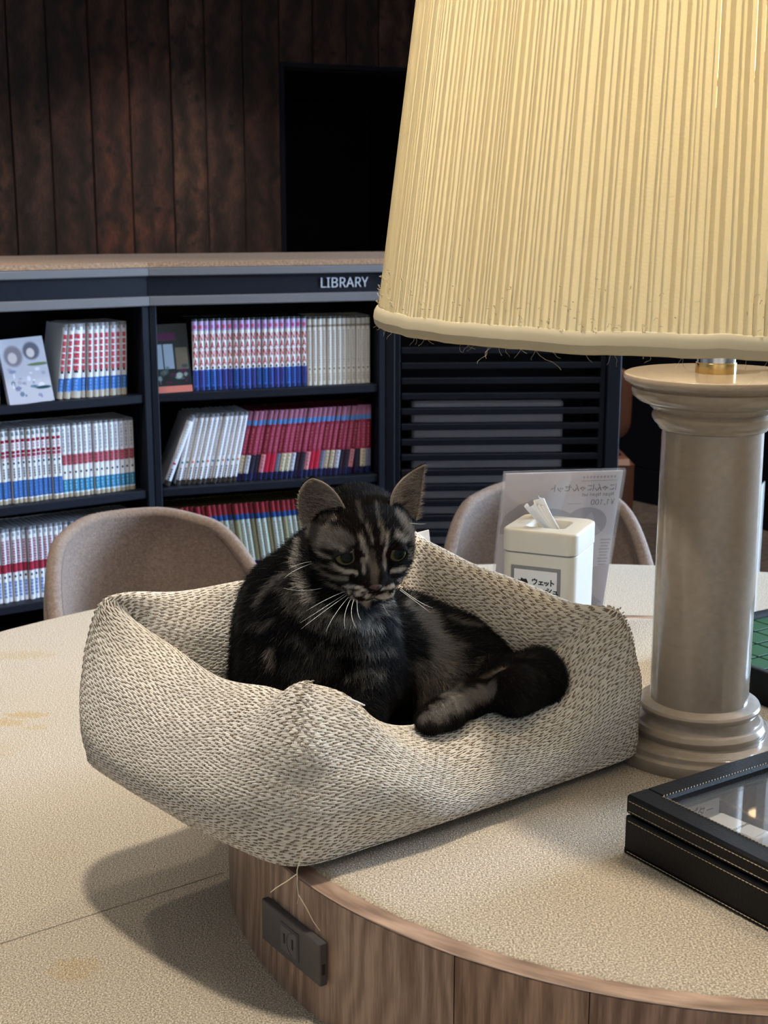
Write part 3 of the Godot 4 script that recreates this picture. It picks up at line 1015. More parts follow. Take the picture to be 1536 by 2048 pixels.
func build_table() -> void:
	var R := 1.155
	var t := thing("round_table", "large round table with beige carpeted top under the wooden plinth", "table", Vector3.ZERO)
	var s := Shape.new()
	rim_disc(s, R, TABLE, 0.012, 0.001)
	for p in s.v:
		s.uv2.append(Vector2((p.x - HUB.x) / 2.4 + 0.5, (p.z - HUB.z) / 2.4 + 0.5))
	# dried yellow stains in the pile, each where the photograph shows one
	var im := Image.create(1536, 1536, false, Image.FORMAT_RGBA8)
	im.fill(Color(0.97, 0.86, 0.52, 0.0))
	var f := FastNoiseLite.new()
	f.frequency = 0.11
	f.fractal_octaves = 3
	for q in [[50, 1430, 20.0, 8.0, 0.75], [15, 1445, 18.0, 9.0, 0.7], [70, 1455, 10.0, 8.0, 0.45], [40, 1310, 35.0, 14.0, 0.4], [150, 1940, 15.0, 14.0, 0.42], [110, 1700, 20.0, 16.0, 0.12], [-60, 1500, 40.0, 25.0, 0.3]]:
		var p := on(q[0], q[1], TABLE)
		var c := Vector2((p.x - HUB.x) / 2.4 + 0.5, (p.z - HUB.z) / 2.4 + 0.5) * 1536.0
		for y in range(maxi(0, int(c.y - q[2])), mini(1536, int(c.y + q[2]))):
			for x in range(maxi(0, int(c.x - q[2])), mini(1536, int(c.x + q[2]))):
				var k := Vector2((x - c.x) / q[2], (y - c.y) / q[3]).length() + f.get_noise_2d(x, y) * 0.55
				var a := clampf((1.0 - k) * 3.0, 0.0, 1.0) * float(q[4]) * (0.75 + 0.5 * f.get_noise_2d(x * 3.1, y * 3.1))
				var old := im.get_pixel(x, y)
				old.a = clampf(maxf(old.a, a), 0.0, 1.0)
				im.set_pixel(x, y, old)
	var m: StandardMaterial3D = M.carpet.duplicate()
	m.resource_name = "stained_carpet"
	m.detail_enabled = true
	m.detail_albedo = ImageTexture.create_from_image(im)
	m.detail_uv_layer = BaseMaterial3D.DETAIL_UV_2
	m.detail_blend_mode = BaseMaterial3D.BLEND_MODE_MUL
	obj("carpet", s, m, t)
	# the joint between two lengths of carpet
	var j0 := on(446, 1746, TABLE)
	var j1 := on(-40, 1901, TABLE)
	s = Shape.new()
	s.box((j0 + j1) * 0.5, Vector3(j0.distance_to(j1), 0.0006, 0.0009), 0.0, Basis(Vector3.UP, atan2(-(j0.z - j1.z), j0.x - j1.x)))
	obj("carpet_joint", s, M.joint, t)
	s = Shape.new()
	s.lathe([Vector2(0.3, -0.05), Vector2(R - 0.004, -0.05), Vector2(R, -0.046), Vector2(R, -0.014), Vector2(R - 0.003, -0.0115)], 160, HUB + Vector3(0, TABLE, 0))
	obj("edge_band", s, M.veneer_trim, t)
	s = Shape.new()
	s.lathe([Vector2(0.0, 0.0), Vector2(0.42, 0.0), Vector2(0.42, 0.03), Vector2(0.34, 0.05), Vector2(0.34, TABLE - 0.05)], 60, HUB)
	obj("pedestal", s, M.navy, t)
	# the round wooden plinth standing on it
	var p := thing("round_plinth", "round walnut-veneered plinth with beige carpet inlaid in its top", "plinth", Vector3.ZERO)
	s = Shape.new()
	rim_disc(s, 0.4365, P + 0.002, 0.006, 0.0022, 400)
	obj("carpet", s, M.carpet, p)
	s = Shape.new()
	var arcs := 160
	s.grid(arcs, 4, func(u: float, tt: float) -> Vector3:
		var a := u * TAU
		var k := int(round(tt * 4))
		var q: Vector2 = [Vector2(0.430, -0.012), Vector2(0.430, -0.001), Vector2(0.4325, 0.0), Vector2(LEAF - 0.0008, 0.0), Vector2(LEAF, -0.0012)][k]
		return HUB + Vector3(q.x * cos(a), P + q.y, q.x * sin(a)), true, 1.0, Vector2(14, 0.05))
	for i in s.uv.size():
		s.uv[i] = Vector2(s.uv[i].y * 0.8, s.uv[i].x * 0.25)
	obj("rim_board", s, M.veneer_trim, p)
	s = Shape.new()
	s.lathe([Vector2(LEAF - 0.006, TABLE), Vector2(LEAF - 0.0035, TABLE), Vector2(LEAF - 0.0035, P - 0.0012)], 160, HUB)
	obj("core", s, M.black, p)
	var seams := [52.0, 111.34, 124.0, 184.0, 244.0, 304.0, 364.0, 412.0]
	for k in 7:
		var a0 := deg_to_rad(seams[k]) + 0.0009
		var a1 := deg_to_rad(seams[k + 1]) - 0.0009
		s = Shape.new()
		var hi := P - 0.0018
		var wide := (a1 - a0) * LEAF
		s.grid(maxi(6, int((a1 - a0) * 40)), 3, func(u: float, tt: float) -> Vector3:
			var a := lerpf(a0, a1, u)
			var j := int(round(tt * 3))
			var rr: float = [LEAF - 0.003, LEAF, LEAF, LEAF - 0.003][j]
			var y: float = [hi, hi - 0.0004, TABLE + 0.0004, TABLE][j]
			return HUB + Vector3(rr * cos(a), y, rr * sin(a)), false, 1.0, Vector2(wide, 0.111))
		obj("veneer_panel", s, M["veneer_%d" % ((k + 1) % 3)], p)
	# the power outlet on its side
	var mid := deg_to_rad(145.3)
	var o := thing("power_outlet", "dark grey two-pin power outlet on the side of the wooden plinth", "outlet", HUB + Vector3(LEAF * cos(mid), P - 0.0555, LEAF * sin(mid)))
	o.basis = Basis(Vector3(sin(mid), 0, -cos(mid)), Vector3.UP, Vector3(cos(mid), 0, sin(mid)))
	s = Shape.new()
	s.box(Vector3(0, 0, 0.0030), Vector3(0.089, 0.0360, 0.0070), 0.0008)
	obj("plate", s, M.outlet_plate, o)
	s = Shape.new()
	s.box(Vector3(0.0, 0, 0.0066), Vector3(0.0275, 0.0245, 0.0012), 0.0003)
	obj("socket_bezel", s, M.outlet_plate, o)
	s = Shape.new()
	s.box(Vector3(0.0, 0, 0.0073), Vector3(0.0245, 0.0215, 0.0012), 0.0004)
	obj("socket_face", s, M.outlet_face, o)
	for x in [-0.0062, 0.0062]:
		s = Shape.new()
		s.box(Vector3(x, 0.0005, 0.0079), Vector3(0.0019, 0.0085, 0.0008))
		obj("slot", s, M.black, o)
	var ring := Shape.new()
	var pts := []
	for k in 11:
		var a := PI * 0.5 + PI * k / 10.0
		pts.append(Vector3(0.0052 + 0.0075 * cos(a), 0.0095 * sin(a), 0.0079))
	ring.tube(pts, [0.0004], 5)
	obj("guide_ridge", ring, M.outlet_plate, o)
	s = Shape.new()
	s.box(Vector3(0.0445, -0.004, 0.003), Vector3(0.0008, 0.009, 0.003), 0.0002)
	obj("release_notch", s, M.black, o)


# ---------------------------------------------------------------- lamp

func build_lamp() -> void:
	var t := thing("table_lamp", "large column table lamp with pleated cream shade", "lamp", Vector3(HUB.x, P, HUB.z))
	var s := Shape.new()
	var prof := [[0.0, 0.0], [0.0830, 0.0], [0.0845, 0.003], [0.0845, 0.010], [0.0835, 0.0130], [0.0795, 0.0145], [0.0785, 0.0160], [0.0780, 0.0190], [0.0765, 0.0205], [0.0640, 0.0215], [0.0628, 0.0235], [0.0640, 0.0275], [0.0640, 0.0295], [0.0610, 0.0335], [0.0580, 0.0345], [0.0560, 0.0385], [0.0555, 0.0435], [0.0575, 0.0465], [0.0580, 0.0490], [0.0565, 0.0515], [0.0530, 0.0525], [0.0500, 0.0535], [0.0455, 0.0540]]
	s.lathe(_crisp(_v2(prof)), 96)
	obj("base", s, M.cream_lacquer, t)
	s = Shape.new()
	s.lathe([Vector2(0.0462, 0.050), Vector2(0.0464, 0.1), Vector2(0.0464, 0.2), Vector2(0.0462, 0.28), Vector2(0.0460, 0.320)], 96)
	obj("column", s, M.cream_lacquer, t)
	s = Shape.new()
	prof = [[0.046, 0.313], [0.0485, 0.314], [0.0497, 0.3155], [0.0500, 0.3170], [0.0530, 0.3195], [0.0555, 0.3235], [0.0560, 0.3270], [0.0545, 0.3300], [0.0535, 0.3310], [0.0560, 0.3325], [0.0590, 0.3355], [0.0610, 0.3370], [0.0625, 0.3375], [0.0690, 0.3400], [0.0740, 0.3445], [0.0755, 0.3490], [0.0750, 0.3520], [0.0735, 0.3530], [0.0760, 0.3545], [0.0800, 0.3565], [0.0825, 0.3590], [0.0830, 0.3615], [0.0822, 0.3640], [0.0800, 0.3650], [0.02, 0.3652], [0.0, 0.3652]]
	s.lathe(_crisp(_v2(prof)), 96)
	obj("capital", s, M.cream_lacquer, t)
	s = Shape.new()
	s.lathe(_crisp([Vector2(0.0180, 0.3648), Vector2(0.0184, 0.3652), Vector2(0.0184, 0.3745), Vector2(0.0180, 0.3749), Vector2(0.0150, 0.3750)]), 48)
	obj("brass_collar", s, M.brass, t)
	s = Shape.new()
	s.lathe([Vector2(0.0174, 0.374), Vector2(0.0174, 0.40), Vector2(0.0174, 0.43), Vector2(0.010, 0.435), Vector2(0.006, 0.44), Vector2(0.006, 0.60), Vector2(0.0, 0.60)], 40)
	obj("socket_tube", s, M.chrome, t)
	# shade: knife pleats of uneven width, each lapping the next
	var y0 := 0.418
	var y1 := 0.86
	var radius := func(y: float) -> float: return lerpf(0.307, 0.252, (y - y0) / (y1 - y0))
	var r := RandomNumberGenerator.new()
	r.seed = 12
	s = Shape.new()
	var a := 0.0
	var nv := 12
	while a < TAU - 0.004:
		var w: float = [0.0105, 0.013, 0.017, 0.024, 0.021][r.randi() % 5] * r.randf_range(0.9, 1.1)
		var lap := w * r.randf_range(0.25, 0.6)
		var sway := r.randf_range(-0.0012, 0.0012)
		for part in 2:
			# the outer face, one edge raised; then the cloth tucked back under it
			var first := s.v.size()
			for j in nv + 1:
				var y := lerpf(y0, y1, float(j) / nv)
				var rr: float = radius.call(y)
				var sw := sway * sin(j * 0.9)
				for k in 3:
					var da: float = [[0.0, w * 0.5, w], [w, w - lap * 0.3, w - lap]][part][k]
					var dr: float = [[-0.0002, 0.0005, 0.0011], [0.0011, -0.0002, -0.0014]][part][k]
					var ang := a + da + sw
					var tilt: float = [[-0.10, 0.0, 0.16], [0.9, 0.2, 0.0]][part][k]
					s.vert(Vector3((rr + dr) * cos(ang), y, (rr + dr) * sin(ang)), (Vector3(cos(ang), 0.12, sin(ang)) + Vector3(-sin(ang), 0, cos(ang)) * tilt).normalized(), Vector2(ang, y))
			for j in nv:
				for k in 2:
					var q := first + j * 3 + k
					s.tri(q, q + 1, q + 3)
					s.tri(q + 1, q + 4, q + 3)
		a += w
	obj("pleated_cloth", s, M.shade_cloth, t)
	# the bound hem, a little slack
	var f := FastNoiseLite.new()
	f.frequency = 3.0
	s = Shape.new()
	s.grid(220, 10, func(u: float, v: float) -> Vector3:
		var ang := u * TAU
		var b := v * TAU
		var wob := f.get_noise_2d(cos(ang) * 2.0, sin(ang) * 2.0)
		var rr := 0.3075 + 0.0042 * cos(b) + 0.001 * wob
		var yy := 0.4175 + 0.0085 * sin(b) + 0.0018 * wob - 0.0015 * cos(b)
		return Vector3(rr * cos(ang), yy, rr * sin(ang)), true, -1.0)
	obj("hem_tape", s, M.shade_tape, t)
	s = Shape.new()
	s.grid(160, 8, func(u: float, v: float) -> Vector3:
		var ang := u * TAU
		var b := v * TAU
		return Vector3((0.2535 + 0.0035 * cos(b)) * cos(ang), y1 + 0.006 * sin(b), (0.2535 + 0.0035 * cos(b)) * sin(ang)), true, -1.0)
	obj("hem_tape", s, M.shade_tape, t)
	s = Shape.new()
	for k in 3:
		var ang := TAU * k / 3.0 + 0.4
		s.tube([Vector3(0, 0.60, 0), Vector3(0.12 * cos(ang), 0.72, 0.12 * sin(ang)), Vector3(0.2525 * cos(ang), y1, 0.2525 * sin(ang))], [0.002], 6)
	obj("shade_carrier", s, M.brass, t)
	# frayed threads at the hem: snags low on the cloth and loose ends under it
	s = Shape.new()
	for k in 420:
		var ang := r.randf_range(0, TAU)
		var y := 0.426 + absf(r.randfn(0.0, 0.016))
		var rr: float = radius.call(y) + 0.002
		var p := Vector3(rr * cos(ang), y, rr * sin(ang))
		var e := Vector3(-sin(ang), 0, cos(ang)) * r.randf_range(-0.002, 0.002)
		s.tube([p, p + e + Vector3(cos(ang), 0.6, sin(ang)) * 0.0016, p + e * 2.0 + Vector3(0, r.randf_range(-0.002, 0.001), 0)], [0.00028], 4)
	for k in 120:
		var ang := r.randf_range(0, TAU)
		var p := Vector3(0.305 * cos(ang), 0.4095, 0.305 * sin(ang))
		var pts := [p]
		var q := p
		var d := Vector3(r.randf_range(-1, 1), -0.6, r.randf_range(-1, 1)).normalized()
		for j in 5:
			d = (d + Vector3(r.randf_range(-1, 1), r.randf_range(-0.7, 0.5), r.randf_range(-1, 1)) * 0.8).normalized()
			q += d * (0.0019 if k % 15 else 0.006)
			pts.append(q)
		s.tube(pts, [0.0001], 3)
	obj("frayed_threads", s, M.thread, t).set_meta("kind", "stuff")
	# bulb
	s = Shape.new()
	s.lathe([Vector2(0.0, 0.595), Vector2(0.014, 0.598), Vector2(0.016, 0.62), Vector2(0.028, 0.645), Vector2(0.031, 0.665), Vector2(0.024, 0.69), Vector2(0.0, 0.70)], 24)
	obj("bulb", s, M.lamp_glow, t)
	var l := OmniLight3D.new()
	l.name = "bulb_light"
	t.add_child(l)
	l.position = Vector3(0, 0.66, 0)
	l.light_color = Color(1.0, 0.88, 0.66)
	l.light_energy = 0.10
	l.light_size = 0.03
	l.omni_range = 10.0
	l.omni_attenuation = 2.0
	l.shadow_enabled = true


func _crisp(p: Array) -> Array:
	# keeps the edges between mouldings sharp
	var o := [p[0]]
	for i in range(1, p.size() - 1):
		var a: Vector2 = (p[i - 1] - p[i]).normalized()
		var b: Vector2 = (p[i + 1] - p[i]).normalized()
		if a.dot(b) > -0.86:
			o.append(p[i] + a * 0.00022)
			o.append(p[i] + b * 0.00022)
		else:
			o.append(p[i])
	o.append(p[p.size() - 1])
	return o


func _v2(a: Array) -> Array:
	var o := []
	for q in a:
		o.append(Vector2(q[0], q[1]))
	return o


# ---------------------------------------------------------------- lettering in strokes

const KANA := {
	"u": [[[0.5, 0.0], [0.5, 0.2]], [[0.12, 0.42], [0.12, 0.2], [0.88, 0.2], [0.82, 0.55], [0.62, 0.85], [0.35, 1.0]]],
	"small_e": [[[0.2, 0.45], [0.8, 0.45]], [[0.5, 0.45], [0.5, 0.92]], [[0.1, 0.92], [0.9, 0.92]]],
	"small_tsu": [[[0.2, 0.5], [0.28, 0.66]], [[0.46, 0.46], [0.53, 0.62]], [[0.85, 0.46], [0.78, 0.75], [0.45, 1.0]]],
	"to": [[[0.36, 0.0], [0.36, 1.0]], [[0.36, 0.36], [0.85, 0.62]]],
	"te": [[[0.25, 0.1], [0.78, 0.1]], [[0.08, 0.4], [0.92, 0.4]], [[0.55, 0.4], [0.5, 0.75], [0.28, 1.0]]],
	"small_i": [[[0.8, 0.4], [0.2, 0.75]], [[0.55, 0.6], [0.55, 1.0]]],
	"shi": [[[0.18, 0.12], [0.42, 0.24]], [[0.08, 0.4], [0.32, 0.52]], [[0.12, 0.95], [0.55, 0.75], [0.9, 0.25]]],
	"small_yu": [[[0.22, 0.5], [0.72, 0.5], [0.66, 0.92]], [[0.08, 0.94], [0.92, 0.94]]],
	"a": [[[0.08, 0.1], [0.9, 0.1], [0.82, 0.32], [0.58, 0.5]], [[0.48, 0.36], [0.45, 0.7], [0.22, 1.0]]],
	"ta": [[[0.4, 0.0], [0.28, 0.3], [0.06, 0.5]], [[0.34, 0.2], [0.88, 0.2], [0.75, 0.6], [0.22, 1.0]], [[0.34, 0.45], [0.66, 0.68]]],
	"marks": [[[0.86, 0.0], [0.94, 0.12]], [[1.0, -0.04], [1.08, 0.08]]],
	"fu": [[[0.1, 0.16], [0.85, 0.16], [0.78, 0.55], [0.55, 0.85], [0.28, 1.0]]],
	"ring": [[[0.95, -0.08], [1.05, 0.02], [0.95, 0.12], [0.85, 0.02], [0.95, -0.08]]],
	"dash": [[[0.08, 0.5], [0.92, 0.5]]],
	"ni": [[[0.16, 0.05], [0.1, 0.5], [0.16, 1.0]], [[0.42, 0.22], [0.9, 0.22]], [[0.42, 0.7], [0.5, 0.88], [0.92, 0.88]]],
	"small_ya": [[[0.12, 0.66], [0.7, 0.44], [0.88, 0.6], [0.62, 0.74]], [[0.5, 0.36], [0.54, 0.5]], [[0.28, 0.5], [0.5, 1.0]]],
	"n": [[[0.52, 0.0], [0.1, 0.98], [0.36, 0.58], [0.52, 0.62], [0.56, 0.9], [0.72, 0.98], [0.95, 0.66]]],
	"se": [[[0.06, 0.38], [0.9, 0.26], [0.7, 0.56]], [[0.36, 0.05], [0.36, 0.8], [0.5, 0.94], [0.9, 0.92]]],
}


func kana(words: Array, origin: Vector3, right: Vector3, up: Vector3, size: float, wide: float) -> Shape:
	# letters drawn as strokes; origin is the upper left corner
	var s := Shape.new()
	var ahead := right.cross(up)
	var x := 0.0
	for w in words:
		for name in w:
			for line in KANA[name]:
				for i in line.size() - 1:
					var a := Vector2(line[i][0] + x, -line[i][1]) * size
					var b := Vector2(line[i + 1][0] + x, -line[i + 1][1]) * size
					var d := (b - a).normalized()
					var e := Vector2(-d.y, d.x) * wide * 0.5
					a -= d * wide * 0.4
					b += d * wide * 0.4
					var pts := []
					for q in [a + e, b + e, b - e, a - e]:
						pts.append(origin + right * q.x + up * q.y + ahead * 0.0001)
					s.face(pts, ahead)
		x += 1.12 if not String(w[0]).begins_with("small") else 0.95
	return s


# ---------------------------------------------------------------- things on the plinth

func rounded(w: float, d: float, r: float, steps := 6) -> Array:
	var o := []
	for c in [[1, 1, 0.0], [-1, 1, 0.5], [-1, -1, 1.0], [1, -1, 1.5]]:
		for k in steps + 1:
			var a: float = (c[2] + 0.5 * k / steps) * PI
			o.append(Vector2(c[0] * (w * 0.5 - r) + r * cos(a), c[1] * (d * 0.5 - r) + r * sin(a)))
	return o


func stack_loops(s: Shape, loops: Array) -> void:
	# a skin through closed outlines [outline, y, shrink]
	var m: int = loops[0][0].size()
	s.grid(m, loops.size() - 1, func(u: float, v: float) -> Vector3:
		var l: Array = loops[int(round(v * (loops.size() - 1)))]
		var q: Vector2 = l[0][int(round(u * m)) % m]
		return Vector3(q.x, l[1], q.y), true, -1.0)


func build_tissue_box() -> void:
	var c := at(1096, 1190, 1.53)
	var t := thing("wet_wipe_dispenser", "off-white square plastic wet wipe dispenser with a grey-framed label", "dispenser", Vector3(c.x, P + 0.002, c.z))
	t.rotation.y = deg_to_rad(-24.0)
	var w := 0.0875
	var loop := func(shrink: float) -> Array: return rounded(w - shrink, w - shrink, 0.0125 - shrink * 0.3)
	var s := Shape.new()
	stack_loops(s, [[loop.call(0.012), 0.0], [loop.call(0.004), 0.0005], [loop.call(0.0028), 0.003], [loop.call(0.0016), 0.1305], [loop.call(0.003), 0.1312], [loop.call(0.004), 0.1312]])
	obj("body", s, M.plastic_white, t)
	s = Shape.new()
	stack_loops(s, [[loop.call(0.004), 0.1305], [loop.call(0.004), 0.1328]])
	obj("lid_joint", s, M.plastic_grey, t)
	s = Shape.new()
	var hole := []
	var dip := []
	var pit := []
	for k in 28:
		# keeps step with the rounded outline's corners
		var q: Vector2 = rounded(1, 1, 0.14)[k]
		var a := q.angle()
		hole.append(Vector2(cos(a), sin(a)) * 0.029)
		dip.append(Vector2(cos(a), sin(a)) * 0.0275)
		pit.append(Vector2(cos(a), sin(a)) * 0.022)
	stack_loops(s, [[loop.call(0.003), 0.1325], [loop.call(0.0), 0.1330], [loop.call(0.0), 0.1545], [loop.call(0.001), 0.1568], [loop.call(0.005), 0.158], [hole, 0.158], [dip, 0.157], [pit, 0.149], [pit, 0.135]])
	obj("lid", s, M.plastic_white, t)
	s = Shape.new()
	s.lathe([Vector2(0.0, 0.139), Vector2(0.0235, 0.139)], 24)
	obj("inner_plate", s, M.plastic_white, t)
	# label on the front
	var lab := Shape.new()
	lab.box(Vector3(-0.002, 0.092, w * 0.5 - 0.0006), Vector3(0.058, 0.05, 0.0006))
	var l := obj("label_frame", lab, M.plastic_grey, t)
	lab = Shape.new()
	lab.box(Vector3(-0.002, 0.092, w * 0.5 - 0.0003), Vector3(0.050, 0.042, 0.0006))
	obj("label_paper", lab, M.paper, l)
	var z := w * 0.5 + 0.0001
	obj("lettering", kana([["u"], ["small_e"], ["small_tsu"], ["to"]], Vector3(-0.006, 0.1035, z), Vector3.RIGHT, Vector3.UP, 0.0066, 0.0013), M.ink, l)
	obj("lettering", kana([["te"], ["small_i"], ["small_tsu"], ["shi"], ["small_yu"]], Vector3(-0.008, 0.0942, z), Vector3.RIGHT, Vector3.UP, 0.0064, 0.0013), M.ink, l)
	var e := Shape.new()
	e.prism(_v2([[-0.022, 0.0945], [-0.0195, 0.0935], [-0.0185, 0.0965], [-0.0160, 0.0950], [-0.0125, 0.0955], [-0.0105, 0.0915], [-0.012, 0.0870], [-0.0165, 0.0850], [-0.0215, 0.0880]]), Vector3(0, 0.007, z), Vector3.RIGHT, Vector3.UP, 0.0002)
	obj("emblem", e, M.ink, l)
	# the wipe pulled up through the lid
	var cloth := Shape.new()
	var axis := Vector3(-0.52, 0.86, 0.02).normalized()
	var side := axis.cross(Vector3(0, 0, 1)).normalized()
	for layer in 3:
		cloth.grid(22, 12, func(u: float, v: float) -> Vector3:
			var spread := lerpf(0.0045, 0.0105, v) * (1.0 - 0.12 * layer)
			var ang := (u - 0.5) * 4.6 + layer * 0.9
			var fold := 0.0018 * sin(u * 19.0 + layer * 2.0) * (0.4 + v)
			var top := 0.002 * sin(u * 14.0 + layer) * v
			return axis * (v * (0.050 - 0.003 * layer) + top) + side * (spread * sin(ang) + fold) + Vector3(0, 0, 1) * (spread * cos(ang) * 0.7 + fold) + Vector3(0.006 * (1.0 - v) * (1.0 - v), 0, 0))
	var base := t.position + t.basis * Vector3(0.008, 0.143, 0.004)
	var wipe := obj("wet_wipe", cloth, M.tissue)
	wipe.transform = Transform3D(Basis.IDENTITY, base)
	tag(wipe, "white crumpled wipe pulled up through the dispenser's lid", "wipe")


func build_sign() -> void:
	var c := at(1089, 1247, 1.655)
	var t := thing("menu_stand", "clear acrylic stand holding a pale printed menu card behind the wipe dispenser", "sign", Vector3(c.x, P + 0.002, c.z))
	var back := Vector3(0.15, 0, 0.989).normalized()
	var right := Vector3(back.z, 0, -back.x)
	var lean := deg_to_rad(19.0)
	var up := (Vector3.UP * cos(lean) + back * sin(lean)).normalized()
	t.basis = Basis(right, up, right.cross(up))
	var w := 0.1475
	var h := 0.2215
	var s := Shape.new()
	s.box(Vector3(0, h * 0.5, 0.0022), Vector3(w, h, 0.0016), 0.0003)
	obj("acrylic_sheet", s, M.acrylic, t)
	s = Shape.new()
	s.box(Vector3(0, h * 0.5, -0.0022), Vector3(w, h, 0.0016), 0.0003)
	obj("acrylic_sheet", s, M.acrylic, t)
	s = Shape.new()
	s.box(Vector3(0, 0.0022, -0.031), Vector3(w, 0.0016, 0.058), 0.0003, Basis(Vector3.RIGHT, -lean))
	obj("acrylic_foot", s, M.acrylic, t)
	s = Shape.new()
	s.box(Vector3(0, h * 0.5, 0.0), Vector3(w - 0.006, h - 0.004, 0.0006))
	var card := obj("card", s, M.sign_paper, t)
	# the print of its front, read through the paper from behind and so reversed
	var z := 0.0004
	var flip := Vector3.LEFT
	var font := SystemFont.new()
	font.font_names = PackedStringArray(["Droid Sans"])
	var words := kana([["ni"], ["small_ya"], ["n"], ["ni"], ["small_ya"], ["n"], ["se"], ["small_tsu"], ["to"]], Vector3(0.066, h - 0.0195, z), flip, Vector3.UP, 0.0086, 0.0014)
	obj("lettering", words, M.sign_ink, card)
	for line in [["Nyan Nyan set", 0.044, h - 0.0335, 0.00038], ["¥1,100", 0.051, h - 0.0445, 0.00062]]:
		var tm := TextMesh.new()
		tm.text = line[0]
		tm.font = font
		tm.font_size = 16
		tm.pixel_size = line[3]
		tm.depth = 0.0004
		var o := obj("lettering", tm, M.sign_ink, card)
		o.position = Vector3(line[1], line[2], z)
		o.rotation.y = PI
	s = Shape.new()
	s.box(Vector3(0.043, h - 0.0145, z), Vector3(0.044, 0.0006, 0.0004))
	for k in 10:
		s.box(Vector3(0.062 - k * 0.0042, h - 0.0095, z), Vector3(0.0022, 0.003, 0.0003))
	s.box(Vector3(0.017, h - 0.0455, z), Vector3(0.016, 0.0006, 0.0003))
	for k in 9:
		s.box(Vector3(0.062, h - 0.098 - k * 0.0045, z), Vector3(0.013 - 0.002 * (k % 3), 0.0018, 0.0003))
	obj("small_print", s, M.sign_mid, card)
	s = Shape.new()
	s.prism(_v2([[-0.071, h - 0.075], [-0.066, h - 0.058], [-0.050, h - 0.044], [-0.035, h - 0.038], [-0.020, h - 0.050], [0.000, h - 0.053], [0.020, h - 0.062], [0.020, h - 0.085], [-0.071, h - 0.085]]), Vector3(0, 0, z), Vector3.RIGHT, Vector3.UP, 0.0003)
	obj("printed_shape", s, M.sign_mid, card)
	var disc := []
	for k in 28:
		disc.append([0.034 + 0.026 * cos(TAU * k / 28), h - 0.073 + 0.022 * sin(TAU * k / 28)])
	s = Shape.new()
	s.prism(_v2(disc), Vector3(0, 0, z + 0.0002), Vector3.RIGHT, Vector3.UP, 0.0003)
	obj("printed_shape", s, M.sign_mid, card)
	s = Shape.new()
	s.prism(_v2([[0.014, h - 0.078], [0.030, h - 0.070], [0.040, h - 0.057], [0.046, h - 0.074], [0.055, h - 0.086], [0.034, h - 0.094]]), Vector3(0, 0, z + 0.0004), Vector3.RIGHT, Vector3.UP, 0.0003)
	obj("printed_shape", s, M.sign_pale, card)
	s = Shape.new()
	s.prism(_v2([[0.0, 0.003], [0.072, 0.003], [0.072, 0.088], [0.05, 0.084], [0.0, 0.07]]), Vector3(0, 0, z), Vector3.RIGHT, Vector3.UP, 0.0003)
	obj("printed_shape", s, M.sign_pale, card)
	s = Shape.new()
	s.prism(_v2([[0.038, 0.030], [0.054, 0.045], [0.070, 0.030], [0.064, 0.030], [0.064, 0.008], [0.044, 0.008], [0.044, 0.030]]), Vector3(0, 0, z + 0.0002), Vector3.RIGHT, Vector3.UP, 0.0003)
	obj("printed_shape", s, M.sign_mid, card)
	# a second stand, all but hidden behind the column
	var q := at(1506, 1160, 2.02)
	t = thing("menu_stand", "clear acrylic card stand seen edge-on behind the lamp column", "sign", Vector3(q.x, TABLE + 0.001, q.z))
	t.rotation.y = deg_to_rad(68.0)
	s = Shape.new()
	s.box(Vector3(0, 0.105, 0), Vector3(0.15, 0.21, 0.002), 0.0003)
	obj("acrylic_sheet", s, M.acrylic, t)
	s = Shape.new()
	s.box(Vector3(0, 0.105, -0.0018), Vector3(0.144, 0.205, 0.0006))
	obj("card", s, M.paper, t)
	s = Shape.new()
	s.box(Vector3(0, 0.001, 0.02), Vector3(0.15, 0.002, 0.06), 0.0003)
	obj("acrylic_foot", s, M.acrylic, t)


func stitch_line(s: Shape, a: Vector3, b: Vector3, up: Vector3, step := 0.0036, tilt := 0.0) -> void:
	var d := (b - a).normalized()
	var n := int((b - a).length() / step)
	var across := up.cross(d).normalized()
	for k in n:
		var p := a + d * (step * (k + 0.5))
		var e := (d * 0.72 + across * tilt).normalized() * step * 0.40
		s.tube([p - e, p + up * 0.00035, p + e], [0.00022, 0.00038, 0.00022], 4)


